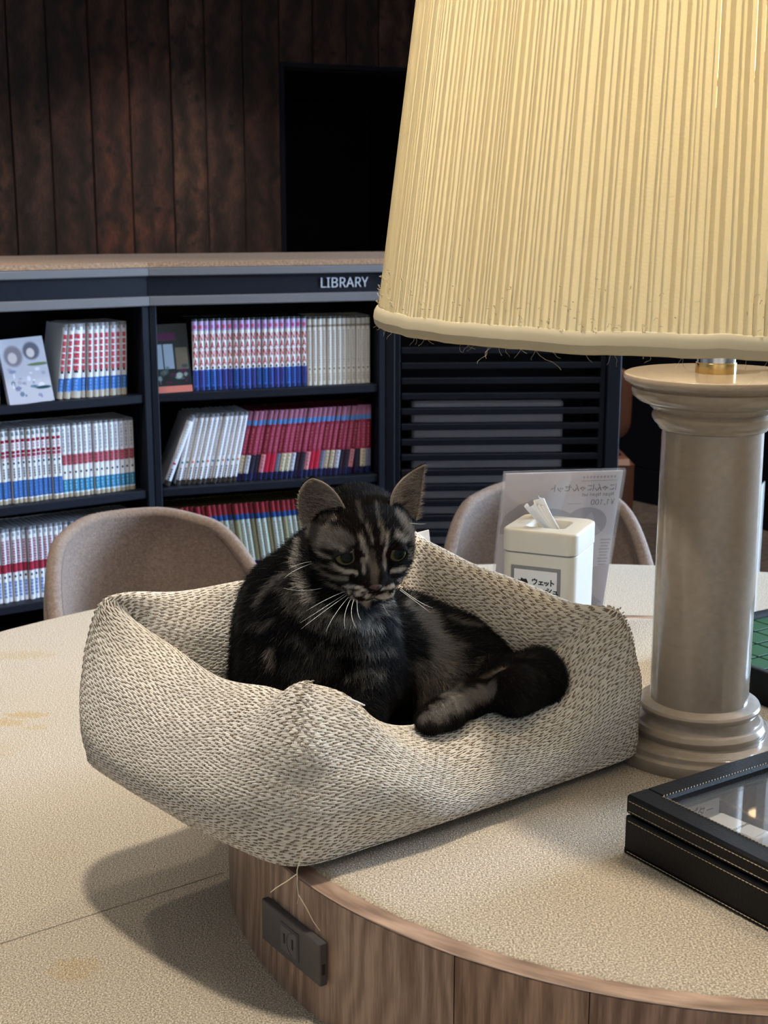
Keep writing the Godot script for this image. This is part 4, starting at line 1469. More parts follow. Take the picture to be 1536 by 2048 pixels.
func build_case() -> void:
	var c := Vector3(0.1935, P + 0.002, -1.0272)
	var t := thing("watch_case", "navy leather display case with white stitching and glass lid", "case", c)
	var ex := Vector3(0.1404, 0, -0.0935).normalized()
	var ez := Vector3(ex.z * -1.0, 0, ex.x)
	t.basis = Basis(ex, Vector3.UP, ex.cross(Vector3.UP))
	# local x runs along the back, local z towards the front; corner at the origin
	var w := 0.21
	var d := 0.26
	var h := 0.051
	var split := 0.0335
	var s := Shape.new()
	# tray: four walls and a floor
	s.box(Vector3(w * 0.5, 0.003, d * 0.5), Vector3(w, 0.006, d), 0.001)
	s.box(Vector3(0.006, split * 0.5, d * 0.5), Vector3(0.012, split - 0.001, d), 0.0016)
	s.box(Vector3(w - 0.006, split * 0.5, d * 0.5), Vector3(0.012, split - 0.001, d), 0.0016)
	s.box(Vector3(w * 0.5, split * 0.5, 0.006), Vector3(w - 0.02, split - 0.001, 0.012), 0.0016)
	s.box(Vector3(w * 0.5, split * 0.5, d - 0.006), Vector3(w - 0.02, split - 0.001, 0.012), 0.0016)
	obj("tray", s, M.leather_navy, t)
	s = Shape.new()
	var fw := 0.0235
	var ly := (split + 0.001 + h) * 0.5
	var lh := h - split - 0.001
	s.box(Vector3(fw * 0.5, ly, d * 0.5), Vector3(fw, lh, d), 0.0022)
	s.box(Vector3(w - fw * 0.5, ly, d * 0.5), Vector3(fw, lh, d), 0.0022)
	s.box(Vector3(w * 0.5, ly, fw * 0.5), Vector3(w - fw * 2.0 + 0.004, lh, fw), 0.0022)
	s.box(Vector3(w * 0.5, ly, d - fw * 0.5), Vector3(w - fw * 2.0 + 0.004, lh, fw), 0.0022)
	obj("lid_frame", s, M.leather_navy, t)
	s = Shape.new()
	s.box(Vector3(w * 0.5, h - 0.0075, d * 0.5), Vector3(w - 2 * fw + 0.004, 0.002, d - 2 * fw + 0.004))
	obj("lid_glass", s, M.glass, t)
	s = Shape.new()
	for y in [0.003, split - 0.004, split + 0.0045, h - 0.0045]:
		stitch_line(s, Vector3(-0.0003, y, 0.004), Vector3(-0.0003, y, d - 0.004), Vector3.LEFT)
		stitch_line(s, Vector3(0.004, y, d + 0.0003), Vector3(w - 0.004, y, d + 0.0003), Vector3(0, 0, 1))
	var i0 := fw - 0.003
	stitch_line(s, Vector3(i0, h + 0.0003, i0), Vector3(i0, h + 0.0003, d - i0), Vector3.UP, 0.0034, 0.5)
	stitch_line(s, Vector3(i0, h + 0.0003, i0), Vector3(w - i0, h + 0.0003, i0), Vector3.UP, 0.0034, 0.5)
	stitch_line(s, Vector3(i0, h + 0.0003, d - i0), Vector3(w - i0, h + 0.0003, d - i0), Vector3.UP, 0.0034, 0.5)
	stitch_line(s, Vector3(w - i0, h + 0.0003, i0), Vector3(w - i0, h + 0.0003, d - i0), Vector3.UP, 0.0034, 0.5)
	obj("stitching", s, M.stitch, t).set_meta("kind", "stuff")
	s = Shape.new()
	s.box(Vector3(w * 0.5, 0.0072, d * 0.5), Vector3(w - 0.024, 0.0024, d - 0.024))
	s.box(Vector3(w * 0.5, 0.0205, 0.0135), Vector3(w - 0.024, 0.025, 0.003))
	s.box(Vector3(0.0135, 0.0205, d * 0.5), Vector3(0.003, 0.025, d - 0.024))
	s.box(Vector3(w - 0.0135, 0.0205, d * 0.5), Vector3(0.003, 0.025, d - 0.024))
	s.box(Vector3(w * 0.5, 0.0205, d - 0.0135), Vector3(w - 0.024, 0.025, 0.003))
	s.box(Vector3(0.094, 0.018, d * 0.5), Vector3(0.004, 0.02, d - 0.03), 0.001)
	obj("lining", s, M.suede, t)
	# written card standing inside
	var w0: Vector3 = t.position
	var b: Basis = t.basis
	var card := Shape.new()
	card.box(Vector3(0.062, 0.0225, 0.0165), Vector3(0.058, 0.0195, 0.0008))
	var co := obj("label_card", card, M.paper)
	co.transform = Transform3D(b, w0)
	tag(co, "white paper card with handwritten kana inside the display case", "card")
	obj("lettering", kana([["a"], ["ta", "marks"], ["fu", "ring"], ["ta"], ["dash"]], Vector3(0.037, 0.0285, 0.0172), Vector3.RIGHT, Vector3.UP, 0.0085, 0.0009), M.ink, co)
	# white charging plugs
	var k := 0
	for q in [[0.046, 0.062, 0.026, 0.036, 0.0, "white charging plug beside the handwritten card in the display case"], [0.069, 0.056, 0.024, 0.050, 0.1, "white charging plug with grey print in the middle of the display case"], [0.068, 0.116, 0.030, 0.044, 0.0, "white charging plug lying towards the front of the display case"]]:
		var pl := thing("charging_plug", q[5], "plug", w0 + b * Vector3(q[0], 0.0085, q[1]), "charging plugs in the display case")
		pl.basis = b * Basis(Vector3.UP, q[4])
		var body := Shape.new()
		var lp := func(sh: float) -> Array: return rounded(q[2] - sh, q[3] - sh, 0.004)
		stack_loops(body, [[lp.call(0.004), 0.0], [lp.call(0.0), 0.002], [lp.call(0.0), 0.016], [lp.call(0.001), 0.0185], [lp.call(0.005), 0.0195]])
		body.box(Vector3(0, 0.0188, 0), Vector3(q[2] - 0.006, 0.0014, q[3] - 0.006))
		obj("shell", body, M.plug_white, pl)
		var print_ := Shape.new()
		for j in 7:
			print_.box(Vector3(-q[2] * 0.32 + j * 0.0026, 0.0196, 0.004), Vector3(0.0016, 0.0003, 0.0026 - 0.0004 * (j % 3)))
		obj("print", print_, M.plastic_grey, pl)
		var pins := Shape.new()
		for x in [-0.0062, 0.0062]:
			pins.box(Vector3(x, 0.009, -q[3] * 0.5 - 0.004), Vector3(0.0015, 0.006, 0.010))
		obj("pins", pins, M.chrome, pl)
		k += 1


func build_board() -> void:
	var corner := Vector3(0.328, P + 0.002, -1.504)
	var ex := Vector3(0.84, 0, -0.5426).normalized()
	var t := thing("game_board", "green gridded board game tray with raised black rim behind the lamp", "board game", corner)
	t.basis = Basis(ex, Vector3.UP, ex.cross(Vector3.UP))
	var n := 8
	var cell := 0.0335
	var w := n * cell
	var s := Shape.new()
	stack_loops(s, [[_shift(rounded(w + 0.034, w + 0.034, 0.02), w), 0.0], [_shift(rounded(w + 0.040, w + 0.040, 0.022), w), 0.003], [_shift(rounded(w + 0.036, w + 0.036, 0.02), w), 0.019], [_shift(rounded(w + 0.026, w + 0.026, 0.015), w), 0.0335], [_shift(rounded(w + 0.020, w + 0.020, 0.013), w), 0.0345], [_shift(rounded(w + 0.006, w + 0.006, 0.004), w), 0.034], [_shift(rounded(w + 0.002, w + 0.002, 0.002), w), 0.0285]])
	obj("rim", s, M.board_black, t)
	s = Shape.new()
	s.box(Vector3(w * 0.5, 0.0265, w * 0.5), Vector3(w, 0.003, w))
	obj("groove_plate", s, M.board_black, t)
	s = Shape.new()
	s.box(Vector3.ZERO, Vector3(cell - 0.0028, 0.002, cell - 0.0028), 0.0008)
	var sq := s.mesh()
	for i in n:
		for j in n:
			var o := obj("square", sq, M.board_green, t)
			o.position = Vector3((i + 0.5) * cell, 0.0287, (j + 0.5) * cell)
	s = Shape.new()
	s.lathe([Vector2(0.0, 0.0), Vector2(0.0130, 0.0), Vector2(0.0142, 0.0012), Vector2(0.0142, 0.0045), Vector2(0.0130, 0.0056), Vector2(0.0105, 0.0060), Vector2(0.0100, 0.0054), Vector2(0.0, 0.0054)], 36)
	var dm := s.mesh()
	var disc_i := 0
	for q in [[2, 5], [3, 6], [4, 5], [5, 7]]:
		var o := obj("game_disc", dm, M.disc_green)
		o.transform = Transform3D(t.basis, t.position + t.basis * Vector3((q[0] + 0.5) * cell, 0.0298, (q[1] + 0.5) * cell))
		tag(o, "glossy green game disc lying on a square of the board game", "disc", "green game discs")


func _shift(loop: Array, w: float) -> Array:
	var o := []
	for q in loop:
		o.append(q + Vector2(w * 0.5, w * 0.5))
	return o


# ---------------------------------------------------------------- seats

func build_chair(where: Vector3, face: float, label: String) -> void:
	var t := thing("shell_chair", label, "chair", where, "taupe shell chairs at the round table")
	t.rotation.y = face
	# the shell opens towards local +z
	var skin := func(off: float) -> Callable:
		return func(u: float, v: float) -> Vector3:
			var a := lerpf(-1.62, 1.62, u)
			var k := absf(a)
			var top := 0.752 - 0.130 * smoothstep(0.80, 1.62, k) - 0.022 * smoothstep(0.3, 1.0, k)
			var y := lerpf(0.44, top, v)
			var flare := 0.055 * v
			var rx := (0.205 + flare * 0.4) - off
			var rz := (0.215 + flare) - off
			var round_top := 0.012 * pow(v, 8.0)
			return Vector3(sin(a) * (rx - round_top), y, -cos(a) * (rz - round_top) + 0.03 * k * k * 0.2)
	var s := Shape.new()
	s.grid(48, 18, skin.call(0.0), false, 1.0)
	s.grid(48, 18, skin.call(0.028), false, -1.0)
	# rounded rim joining the two skins
	var edge := []
	var f0: Callable = skin.call(0.014)
	for i in 49:
		edge.append(f0.call(i / 48.0, 1.0))
	for i in range(8, -1, -1):
		edge.append(f0.call(1.0, i / 9.0))
	for i in 9:
		edge.push_front(f0.call(0.0, 1.0 - (i + 1) / 9.0))
	s.tube(edge, [0.0145], 8)
	obj("shell", s, M.chair_cloth, t)
	s = Shape.new()
	s.grid(40, 8, func(u: float, v: float) -> Vector3:
		var a := u * TAU
		var r: float = [0.0, 0.1, 0.17, 0.2, 0.212, 0.212, 0.2, 0.1, 0.0][int(round(v * 8))]
		var y: float = [0.455, 0.455, 0.458, 0.455, 0.44, 0.42, 0.41, 0.408, 0.408][int(round(v * 8))]
		return Vector3(r * sin(a), y, r * cos(a) * 1.05), true, 1.0)
	obj("seat", s, M.chair_cloth, t)
	for sx in [-1, 1]:
		for sz in [-1, 1]:
			s = Shape.new()
			s.tube([Vector3(sx * 0.12, 0.415, sz * 0.12), Vector3(sx * 0.17, 0.2, sz * 0.17), Vector3(sx * 0.215, 0.0, sz * 0.215)], [0.017, 0.014, 0.010], 12)
			obj("leg", s, M.chair_wood, t)


func build_seats() -> void:
	build_chair(Vector3(-0.375, 0, -2.34), deg_to_rad(30.0), "taupe fabric shell chair in front of the two bookcases")
	build_chair(Vector3(0.322, 0, -2.60), deg_to_rad(-2.0), "taupe fabric shell chair in front of the slatted cabinet")
	# brown leather bench and the dark panelled counter behind the cabinet
	var q := at(1262, 900, 5.2)
	var t := thing("bench_seat", "brown leather bench with stacked back cushions behind the slatted cabinet", "bench", Vector3(q.x - 0.45, 0, q.z))
	var s := Shape.new()
	s.box(Vector3(0, 0.2, -0.2), Vector3(0.9, 0.4, 0.6), 0.02)
	obj("seat_base", s, M.brown_leather, t)
	for y in [0.60, 0.93]:
		s = Shape.new()
		s.grid(48, 28, func(u: float, v: float) -> Vector3:
			var a := u * TAU
			var b := (v - 0.5) * PI
			var pw := func(q: float, e: float) -> float: return signf(q) * pow(absf(q), e)
			var e := 0.35
			return Vector3(pw.call(cos(b), e) * pw.call(cos(a), e) * 0.45, y + pw.call(sin(b), e) * 0.155, -0.05 + pw.call(cos(b), e) * pw.call(sin(a), e) * 0.08), true, -1.0)
		obj("back_cushion", s, M.brown_leather, t)
	var a := on(1242, 998, 0.0)
	var b := on(1536, 1065, 0.0)
	var d := (b - a).normalized()
	t = thing("dark_counter", "long black navy panelled counter standing on the carpet behind the lamp", "counter", Vector3(a.x, 0, a.z))
	t.rotation.y = atan2(-d.z, d.x)
	s = Shape.new()
	s.box(Vector3(0.9, 0.08, -0.27), Vector3(2.5, 0.16, 0.5), 0.004)
	obj("kick_board", s, M.navy, t)
	for k in 4:
		s = Shape.new()
		s.box(Vector3(-0.04 + 0.625 * k, 0.75, -0.28), Vector3(0.618, 1.18, 0.52), 0.004)
		obj("panel", s, M.navy, t)
	s = Shape.new()
	s.box(Vector3(0.9, 1.36, -0.27), Vector3(2.54, 0.04, 0.56), 0.004)
	obj("top_board", s, M.navy, t)


# ---------------------------------------------------------------- pet bed

const BED := {"L": Vector2(-0.285, -1.206), "F": Vector2(-0.072, -0.976), "R": Vector2(0.250, -1.219), "K": Vector2(0.030, -1.447)}
var bed_table := PackedVector3Array()
const BED_S := 320
const BED_T := 64


func spline(p: Array, x: float, closed: bool):
	# through evenly numbered values (floats or vectors)
	var n := p.size()
	var i := int(floor(x))
	var t := x - i
	var q := []
	for k in [-1, 0, 1, 2]:
		q.append(p[posmod(i + k, n)] if closed else p[clampi(i + k, 0, n - 1)])
	return 0.5 * ((2.0 * q[1]) + (q[2] - q[0]) * t + (2.0 * q[0] - 5.0 * q[1] + 4.0 * q[2] - q[3]) * t * t + (3.0 * q[1] - q[0] - 3.0 * q[2] + q[3]) * t * t * t)


func bed_point(s: float, t: float) -> Vector3:
	# s 0..1 round the wall, t 0..1 from the outer foot over the ridge to the inner foot
	var x := fposmod(s, 1.0) * BED_S
	var y := clampf(t, 0.0, 1.0) * BED_T
	var i := int(x) % BED_S
	var j := mini(int(y), BED_T - 1)
	var fx := x - int(x)
	var fy := y - j
	var i2 := (i + 1) % BED_S
	var w := BED_T + 1
	return bed_table[i * w + j].lerp(bed_table[i2 * w + j], fx).lerp(bed_table[i * w + j + 1].lerp(bed_table[i2 * w + j + 1], fx), fy)


func make_bed_table() -> void:
	# stations: side, place along it, ridge height, ridge inset, outward bulge
	var st := []
	for q in [[0.03, 0.163, 0.018, 0.002], [0.13, 0.140, 0.036, 0.018], [0.25, 0.127, 0.046, 0.026], [0.36, 0.119, 0.046, 0.029], [0.47, 0.115, 0.044, 0.030], [0.61, 0.120, 0.042, 0.029], [0.73, 0.127, 0.044, 0.026], [0.79, 0.122, 0.046, 0.024], [0.84, 0.136, 0.040, 0.020], [0.95, 0.145, 0.038, 0.010]]:
		st.append(["L", "F", q])
	for q in [[0.04, 0.1435, 0.040, 0.006], [0.12, 0.138, 0.040, 0.008], [0.195, 0.128, 0.040, 0.010], [0.235, 0.113, 0.040, 0.012], [0.27, 0.098, 0.042, 0.013], [0.34, 0.083, 0.044, 0.014], [0.41, 0.0745, 0.046, 0.014], [0.48, 0.0775, 0.046, 0.014], [0.59, 0.078, 0.046, 0.014], [0.70, 0.083, 0.046, 0.013], [0.77, 0.095, 0.046, 0.012], [0.84, 0.124, 0.042, 0.010], [0.90, 0.138, 0.036, 0.008], [0.97, 0.146, 0.022, 0.002]]:
		st.append(["F", "R", q])
	for q in [[0.04, 0.150, 0.022, 0.002], [0.12, 0.150, 0.036, 0.010], [0.25, 0.149, 0.040, 0.016], [0.44, 0.158, 0.040, 0.018], [0.62, 0.163, 0.040, 0.016], [0.80, 0.172, 0.036, 0.010], [0.96, 0.178, 0.018, 0.002]]:
		st.append(["R", "K", q])
	for q in [[0.04, 0.176, 0.020, 0.002], [0.15, 0.163, 0.038, 0.012], [0.35, 0.160, 0.040, 0.016], [0.60, 0.162, 0.040, 0.016], [0.78, 0.163, 0.040, 0.012], [0.93, 0.168, 0.030, 0.006]]:
		st.append(["K", "L", q])
	var mid := (BED.L + BED.F + BED.R + BED.K) * 0.25
	var rows := []
	for e in st:
		var a: Vector2 = BED[e[0]]
		var b: Vector2 = BED[e[1]]
		var q: Array = e[2]
		var d := (b - a).normalized()
		var inn := Vector2(-d.y, d.x)
		if inn.dot(mid - a) < 0.0:
			inn = -inn
		# near a corner the wall's plane turns towards the middle
		var p := a.lerp(b, q[0])
		var near := minf(q[0], 1.0 - q[0]) * a.distance_to(b)
		if near < 0.06:
			var c: Vector2 = a if q[0] < 0.5 else b
			inn = inn.lerp((mid - c).normalized() * 1.25, (1.0 - near / 0.06) * 0.85)
		p += inn * 0.004 * clampf(1.0 - near / 0.03, 0.0, 1.0)
		var h: float = q[1]
		var di: float = q[2]
		var bo: float = q[3]
		var thick := 0.034
		var prof := []
		for k in [[0.022, 0.010], [0.002 - 0.2 * bo, 0.0105], [-0.55 * bo, 0.020], [-bo, 0.30 * h], [-0.95 * bo, 0.50 * h], [-0.45 * bo + 0.12 * di, 0.74 * h], [0.42 * di, 0.91 * h], [di - 0.004, 0.995 * h], [di + 0.010, 0.985 * h], [di + 0.65 * thick, 0.88 * h], [di + thick, 0.66 * h], [di + thick, 0.42 * h], [di + thick + 0.004, 0.040], [di + thick + 0.020, 0.030]]:
			prof.append(Vector3(p.x + inn.x * k[0], P + k[1], p.y + inn.y * k[0]))
		rows.append(prof)
	var n := rows.size()
	var m: int = rows[0].size()
	# even out the stations' spacing by arc length along the ridge
	var cum := [0.0]
	for i in n:
		cum.append(cum[i] + rows[i][4].distance_to(rows[(i + 1) % n][4]))
	var lump := FastNoiseLite.new()
	lump.seed = 3
	lump.frequency = 14.0
	lump.fractal_octaves = 2
	bed_table.resize(BED_S * (BED_T + 1))
	var i := 0
	for k in BED_S:
		var want: float = cum[n] * k / BED_S
		while i < n - 1 and cum[i + 1] < want:
			i += 1
		var x: float = i + (want - cum[i]) / (cum[i + 1] - cum[i])
		var prof := []
		for j in m:
			var line := []
			for r in rows:
				line.append(r[j])
			prof.append(spline(line, x, true))
		for j in BED_T + 1:
			var p: Vector3 = spline(prof, float(j) / BED_T * (m - 1), false)
			if j > 6:
				var q := lump.get_noise_3d(p.x, p.y, p.z)
				p += Vector3(q, q * 0.7, q) * 0.0045
			bed_table[k * (BED_T + 1) + j] = p
	# the stuffing rounds the corners off
	for pass_ in 5:
		var old := bed_table.duplicate()
		for k in BED_S:
			for j in BED_T + 1:
				var w := BED_T + 1
				bed_table[k * w + j] = old[k * w + j] * 0.5 + (old[posmod(k - 2, BED_S) * w + j] + old[(k + 2) % BED_S * w + j]) * 0.25


func build_bed() -> void:
	make_bed_table()
	var t := thing("pet_bed", "oatmeal basket-weave fabric pet bed with padded sides overhanging the plinth", "pet bed", Vector3.ZERO)
	var s := Shape.new()
	s.grid(BED_S, BED_T, func(u: float, v: float) -> Vector3: return bed_point(u, v), true, 1.0)
	obj("side_bolster", s, M.bed_cloth, t)
	# cushion inside
	var mid := (BED.L + BED.F + BED.R + BED.K) * 0.25
	s = Shape.new()
	s.grid(80, 10, func(u: float, v: float) -> Vector3:
		var p := bed_point(u, 0.965)
		var c := Vector3(mid.x, P + 0.046, mid.y)
		var q := p.lerp(c, v)
		q.y = lerpf(P + 0.036, P + 0.050, sin(v * PI * 0.5)) + 0.003 * sin(q.x * 60.0) * sin(q.z * 55.0)
		return q, true, 1.0)
	obj("cushion", s, M.bed_cloth, t)
	s = Shape.new()
	s.grid(120, 4, func(u: float, v: float) -> Vector3:
		var p := bed_point(u, 0.03)
		var k := int(round(v * 4))
		var c := Vector3(mid.x, p.y, mid.y)
		var q := p.lerp(c, [0.9, 0.02, 0.0, 0.005, 0.02][k])
		q.y = P + [0.0025, 0.003, 0.006, 0.010, 0.0115][k]
		return q, true, -1.0)
	obj("base_pad", s, M.bed_cloth, t)
	# the weave: floats of pale double yarn, and the dark yarn that shows between them
	var yarn := Shape.new()
	yarn.grid(6, 6, func(u: float, v: float) -> Vector3:
		var x := (v - 0.5)
		var k := 1.0 - pow(absf(x) * 2.0, 4.5)
		var a := PI * (1.0 - u)
		return Vector3(x, (0.45 + 0.55 * k) * 0.5 * cos(a), (-0.45 + 0.75 * k) + 0.55 * sin(a) * (0.3 + 0.7 * k)), false, 1.0)
	var ym := yarn.mesh()
	var where := []
	var tints := PackedColorArray()
	var r := RandomNumberGenerator.new()
	r.seed = 55
	var rows := 226
	var pale := [Color(0.66, 0.605, 0.525), Color(0.74, 0.685, 0.605), Color(0.59, 0.535, 0.455)]
	var dark := Color(0.26, 0.21, 0.16)
	# rows lie at even distances over the wall
	var even := []
	var cum := [0.0]
	for j in range(1, 401):
		var sum := 0.0
		for k in 12:
			sum += bed_point(k / 12.0 + 0.03, j / 400.0).distance_to(bed_point(k / 12.0 + 0.03, (j - 1) / 400.0))
		cum.append(cum[j - 1] + sum)
	var mark := 0
	for k in rows * 2 + 1:
		var want: float = cum[400] * k / (rows * 2)
		while mark < 399 and cum[mark + 1] < want:
			mark += 1
		even.append((mark + (want - cum[mark]) / (cum[mark + 1] - cum[mark])) / 400.0)
	for row in rows:
		var v: float = even[row * 2 + 1]
		var half_row: float = (even[row * 2 + 2] - even[row * 2]) * 0.5
		if v < 0.02:
			continue
		# length of this row round the bed
		var ring := 0.0
		var prev := bed_point(0.0, v)
		var marks := [0.0]
		for k in range(1, 201):
			var q := bed_point(k / 200.0, v)
			ring += q.distance_to(prev)
			marks.append(ring)
			prev = q
		var count := int(round(ring / 0.0134))
		var pitch := ring / count
		var at_k := 0
		for c in count:
			var want := fposmod((c + 0.5 * (row % 2) + 0.12 * (row / 2 % 3)) * pitch, ring)
			if want < marks[at_k]:
				at_k = 0
			while at_k < 199 and marks[at_k + 1] < want:
				at_k += 1
			var u: float = (at_k + (want - marks[at_k]) / maxf(marks[at_k + 1] - marks[at_k], 1e-6)) / 200.0
			var p := bed_point(u, v)
			var du := (bed_point(u + 0.0025, v) - bed_point(u - 0.0025, v)).normalized()
			var dv := bed_point(u, v + half_row) - bed_point(u, v - half_row)
			var tall := dv.length()
			var nn := du.cross(dv).normalized()
			var up := nn.cross(du).normalized()
			var ang := r.randf_range(-0.07, 0.07)
			var ax := du * cos(ang) + up * sin(ang)
			var ay := nn.cross(ax)
			where.append(Transform3D(Basis(ax * pitch * r.randf_range(0.76, 0.86), ay * tall * r.randf_range(1.0, 1.1), nn * 0.0009), p + nn * 0.0003))
			tints.append(pale[r.randi() % 3].lerp(Color(0.76, 0.71, 0.63), r.randf() * 0.5))
			# the crossing yarn at the float's end
			var pe := p + du * pitch * 0.5
			for strand in 2:
				where.append(Transform3D(Basis(up * tall * 1.35, -du * pitch * 0.085, nn * 0.0010), pe + du * pitch * (0.05 if strand else -0.05) + nn * 0.0003))
				tints.append(dark.lerp(Color(0.44, 0.37, 0.29), r.randf() * 0.7))
	swarm("woven_yarn", ym, M.yarn, where, tints, t)
	# loose ends, seam and tags
	s = Shape.new()
	var f0 := at(600, 1762, 0.978)
	for line in [[[606, 1698], [601, 1715], [594, 1740], [594, 1768], [597, 1795], [594, 1808]], [[594, 1748], [575, 1762], [552, 1776], [541, 1785]], [[597, 1790], [612, 1815], [626, 1842], [640, 1862]], [[1002, 1640], [985, 1660], [965, 1672], [950, 1682]], [[1170, 1240], [1160, 1262], [1165, 1280]], [[1180, 1238], [1176, 1255], [1168, 1275]]]:
		var pts := []
		var d := 0.962
		if line[0][0] > 900:
			d = 1.085
		if line[0][0] > 1100:
			d = 1.185
		for q in line:
			pts.append(at(q[0], q[1], d))
		s.tube(pts, [0.0004, 0.0005, 0.0004, 0.0003, 0.0002], 5)
	obj("loose_thread", s, M.thread, t)
	s = Shape.new()
	var k0 := at(846, 1086, 1.425)
	s.box(k0 + Vector3(0.0, 0.005, 0.0), Vector3(0.016, 0.016, 0.0012), 0.0003, Basis(Vector3.UP, 0.5) * Basis(Vector3(0, 0, 1), 0.12))
	obj("care_tag", s, M.paper, t)
	s = Shape.new()
	s.tube([at(694, 1398, 1.035), at(712, 1404, 1.035), at(730, 1411, 1.035)], [0.0012, 0.0012, 0.0006], 6)
	obj("care_tag", s, M.paper, t)


# ---------------------------------------------------------------- cat

var bones := []
var cat_skin: Shape
var fur_len := PackedFloat32Array()
var fur_dir := PackedVector3Array()
var ear_inside := []
const HEAD_AT := Vector3(-0.0203, 1.039, -1.17)
const HEAD_SIZE := 0.95


func head_basis() -> Basis:
	return Basis(Vector3.UP, deg_to_rad(15.82)) * Basis(Vector3.RIGHT, deg_to_rad(15.76))


func hd(x: float, y: float, z: float) -> Vector3:
	return HEAD_AT + head_basis() * (Vector3(x, y, z) * HEAD_SIZE)


func bone(a: Vector3, b: Vector3, ra: float, rb: float, k: float, head := false) -> void:
	bones.append([a, b, ra, rb, k, head])


func skin_field(p: Vector3) -> float:
	var f := 1.0
	for e in bones:
		var a: Vector3 = e[0]
		var ba: Vector3 = e[1] - a
		var t := clampf((p - a).dot(ba) / maxf(ba.length_squared(), 1e-9), 0.0, 1.0)
		var d := (p - a - ba * t).length() - lerpf(e[2], e[3], t)
		var k: float = e[4]
		var h := maxf(k - absf(f - d), 0.0) / k
		f = minf(f, d) - h * h * k * 0.25
	return f


func touch(u: float, v: float) -> Vector3:
	# where the ray through a pixel meets the cat, or nothing
	var r := ray(u, v).normalized()
	var t := 0.95
	for i in 90:
		var d := skin_field(EYE + r * t)
		if d < 0.0006:
			return EYE + r * t
		t += d * 0.9
		if t > 1.75:
			break
	return Vector3.INF


func net(head: bool, lo: Vector3, hi: Vector3, cell: float) -> void:
	# surface nets over the bones' smooth union
	var nx := int((hi.x - lo.x) / cell) + 1
	var ny := int((hi.y - lo.y) / cell) + 1
	var nz := int((hi.z - lo.z) / cell) + 1
	var f := PackedFloat32Array()
	f.resize(nx * ny * nz)
	f.fill(1.0)
	for e in bones:
		if e[5] != head:
			continue
		var a: Vector3 = e[0]
		var b: Vector3 = e[1]
		var ra: float = e[2]
		var rb: float = e[3]
		var k: float = e[4]
		var m := maxf(ra, rb) + k + cell * 2.0
		var x0 := clampi(int((minf(a.x, b.x) - m - lo.x) / cell), 0, nx - 1)
		var x1 := clampi(int((maxf(a.x, b.x) + m - lo.x) / cell) + 1, 0, nx - 1)
		var y0 := clampi(int((minf(a.y, b.y) - m - lo.y) / cell), 0, ny - 1)
		var y1 := clampi(int((maxf(a.y, b.y) + m - lo.y) / cell) + 1, 0, ny - 1)
		var z0 := clampi(int((minf(a.z, b.z) - m - lo.z) / cell), 0, nz - 1)
		var z1 := clampi(int((maxf(a.z, b.z) + m - lo.z) / cell) + 1, 0, nz - 1)
		var ba := b - a
		var inv := 1.0 / maxf(ba.length_squared(), 1e-9)
		for z in range(z0, z1 + 1):
			for y in range(y0, y1 + 1):
				var row := (z * ny + y) * nx
				for x in range(x0, x1 + 1):
					var pa := Vector3(lo.x + x * cell, lo.y + y * cell, lo.z + z * cell) - a
					var t := clampf(pa.dot(ba) * inv, 0.0, 1.0)
					var d := (pa - ba * t).length() - ra - (rb - ra) * t
					var o := f[row + x]
					var h := k - absf(o - d)
					if h > 0.0:
						f[row + x] = minf(o, d) - h * h / k * 0.25
					elif d < o:
						f[row + x] = d
	var id := PackedInt32Array()
	id.resize(nx * ny * nz)
	id.fill(-1)
	var c := cat_skin
	var off := [0, 1, nx, nx + 1, nx * ny, nx * ny + 1, nx * ny + nx, nx * ny + nx + 1]
	var edges := [[0, 1], [2, 3], [4, 5], [6, 7], [0, 2], [1, 3], [4, 6], [5, 7], [0, 4], [1, 5], [2, 6], [3, 7]]
	for z in nz - 1:
		for y in ny - 1:
			for x in nx - 1:
				var at0 := (z * ny + y) * nx + x
				var inside := 0
				for k in 8:
					if f[at0 + off[k]] < 0.0:
						inside += 1
				if inside == 0 or inside == 8:
					continue
				var sum := Vector3.ZERO
				var count := 0
				for e in edges:
					var fa := f[at0 + off[e[0]]]
					var fb := f[at0 + off[e[1]]]
					if (fa < 0.0) != (fb < 0.0):
						var t := fa / (fa - fb)
						var pa := Vector3(e[0] & 1, (e[0] >> 1) & 1, e[0] >> 2)
						var pb := Vector3(e[1] & 1, (e[1] >> 1) & 1, e[1] >> 2)
						sum += pa.lerp(pb, t)
						count += 1
				var g := Vector3.ZERO
				for k in 8:
					var v := f[at0 + off[k]]
					g += Vector3(v if k & 1 else -v, v if k & 2 else -v, v if k & 4 else -v)
				id[at0] = c.vert(lo + (Vector3(x, y, z) + sum / count) * cell, g.normalized())
	for z in range(1, nz - 1):
		for y in range(1, ny - 1):
			for x in range(1, nx - 1):
				var at0 := (z * ny + y) * nx + x
				var s0 := f[at0] < 0.0
				for axis in 3:
					var step: int = [1, nx, nx * ny][axis]
					if s0 == (f[at0 + step] < 0.0):
						continue
					var u: int = [nx, nx * ny, 1][axis]
					var w: int = [nx * ny, 1, nx][axis]
					var q := [id[at0], id[at0 - u], id[at0 - u - w], id[at0 - w]]
					if q.min() < 0:
						continue
					c.tri(q[0], q[1], q[2])
					c.tri(q[0], q[2], q[3])


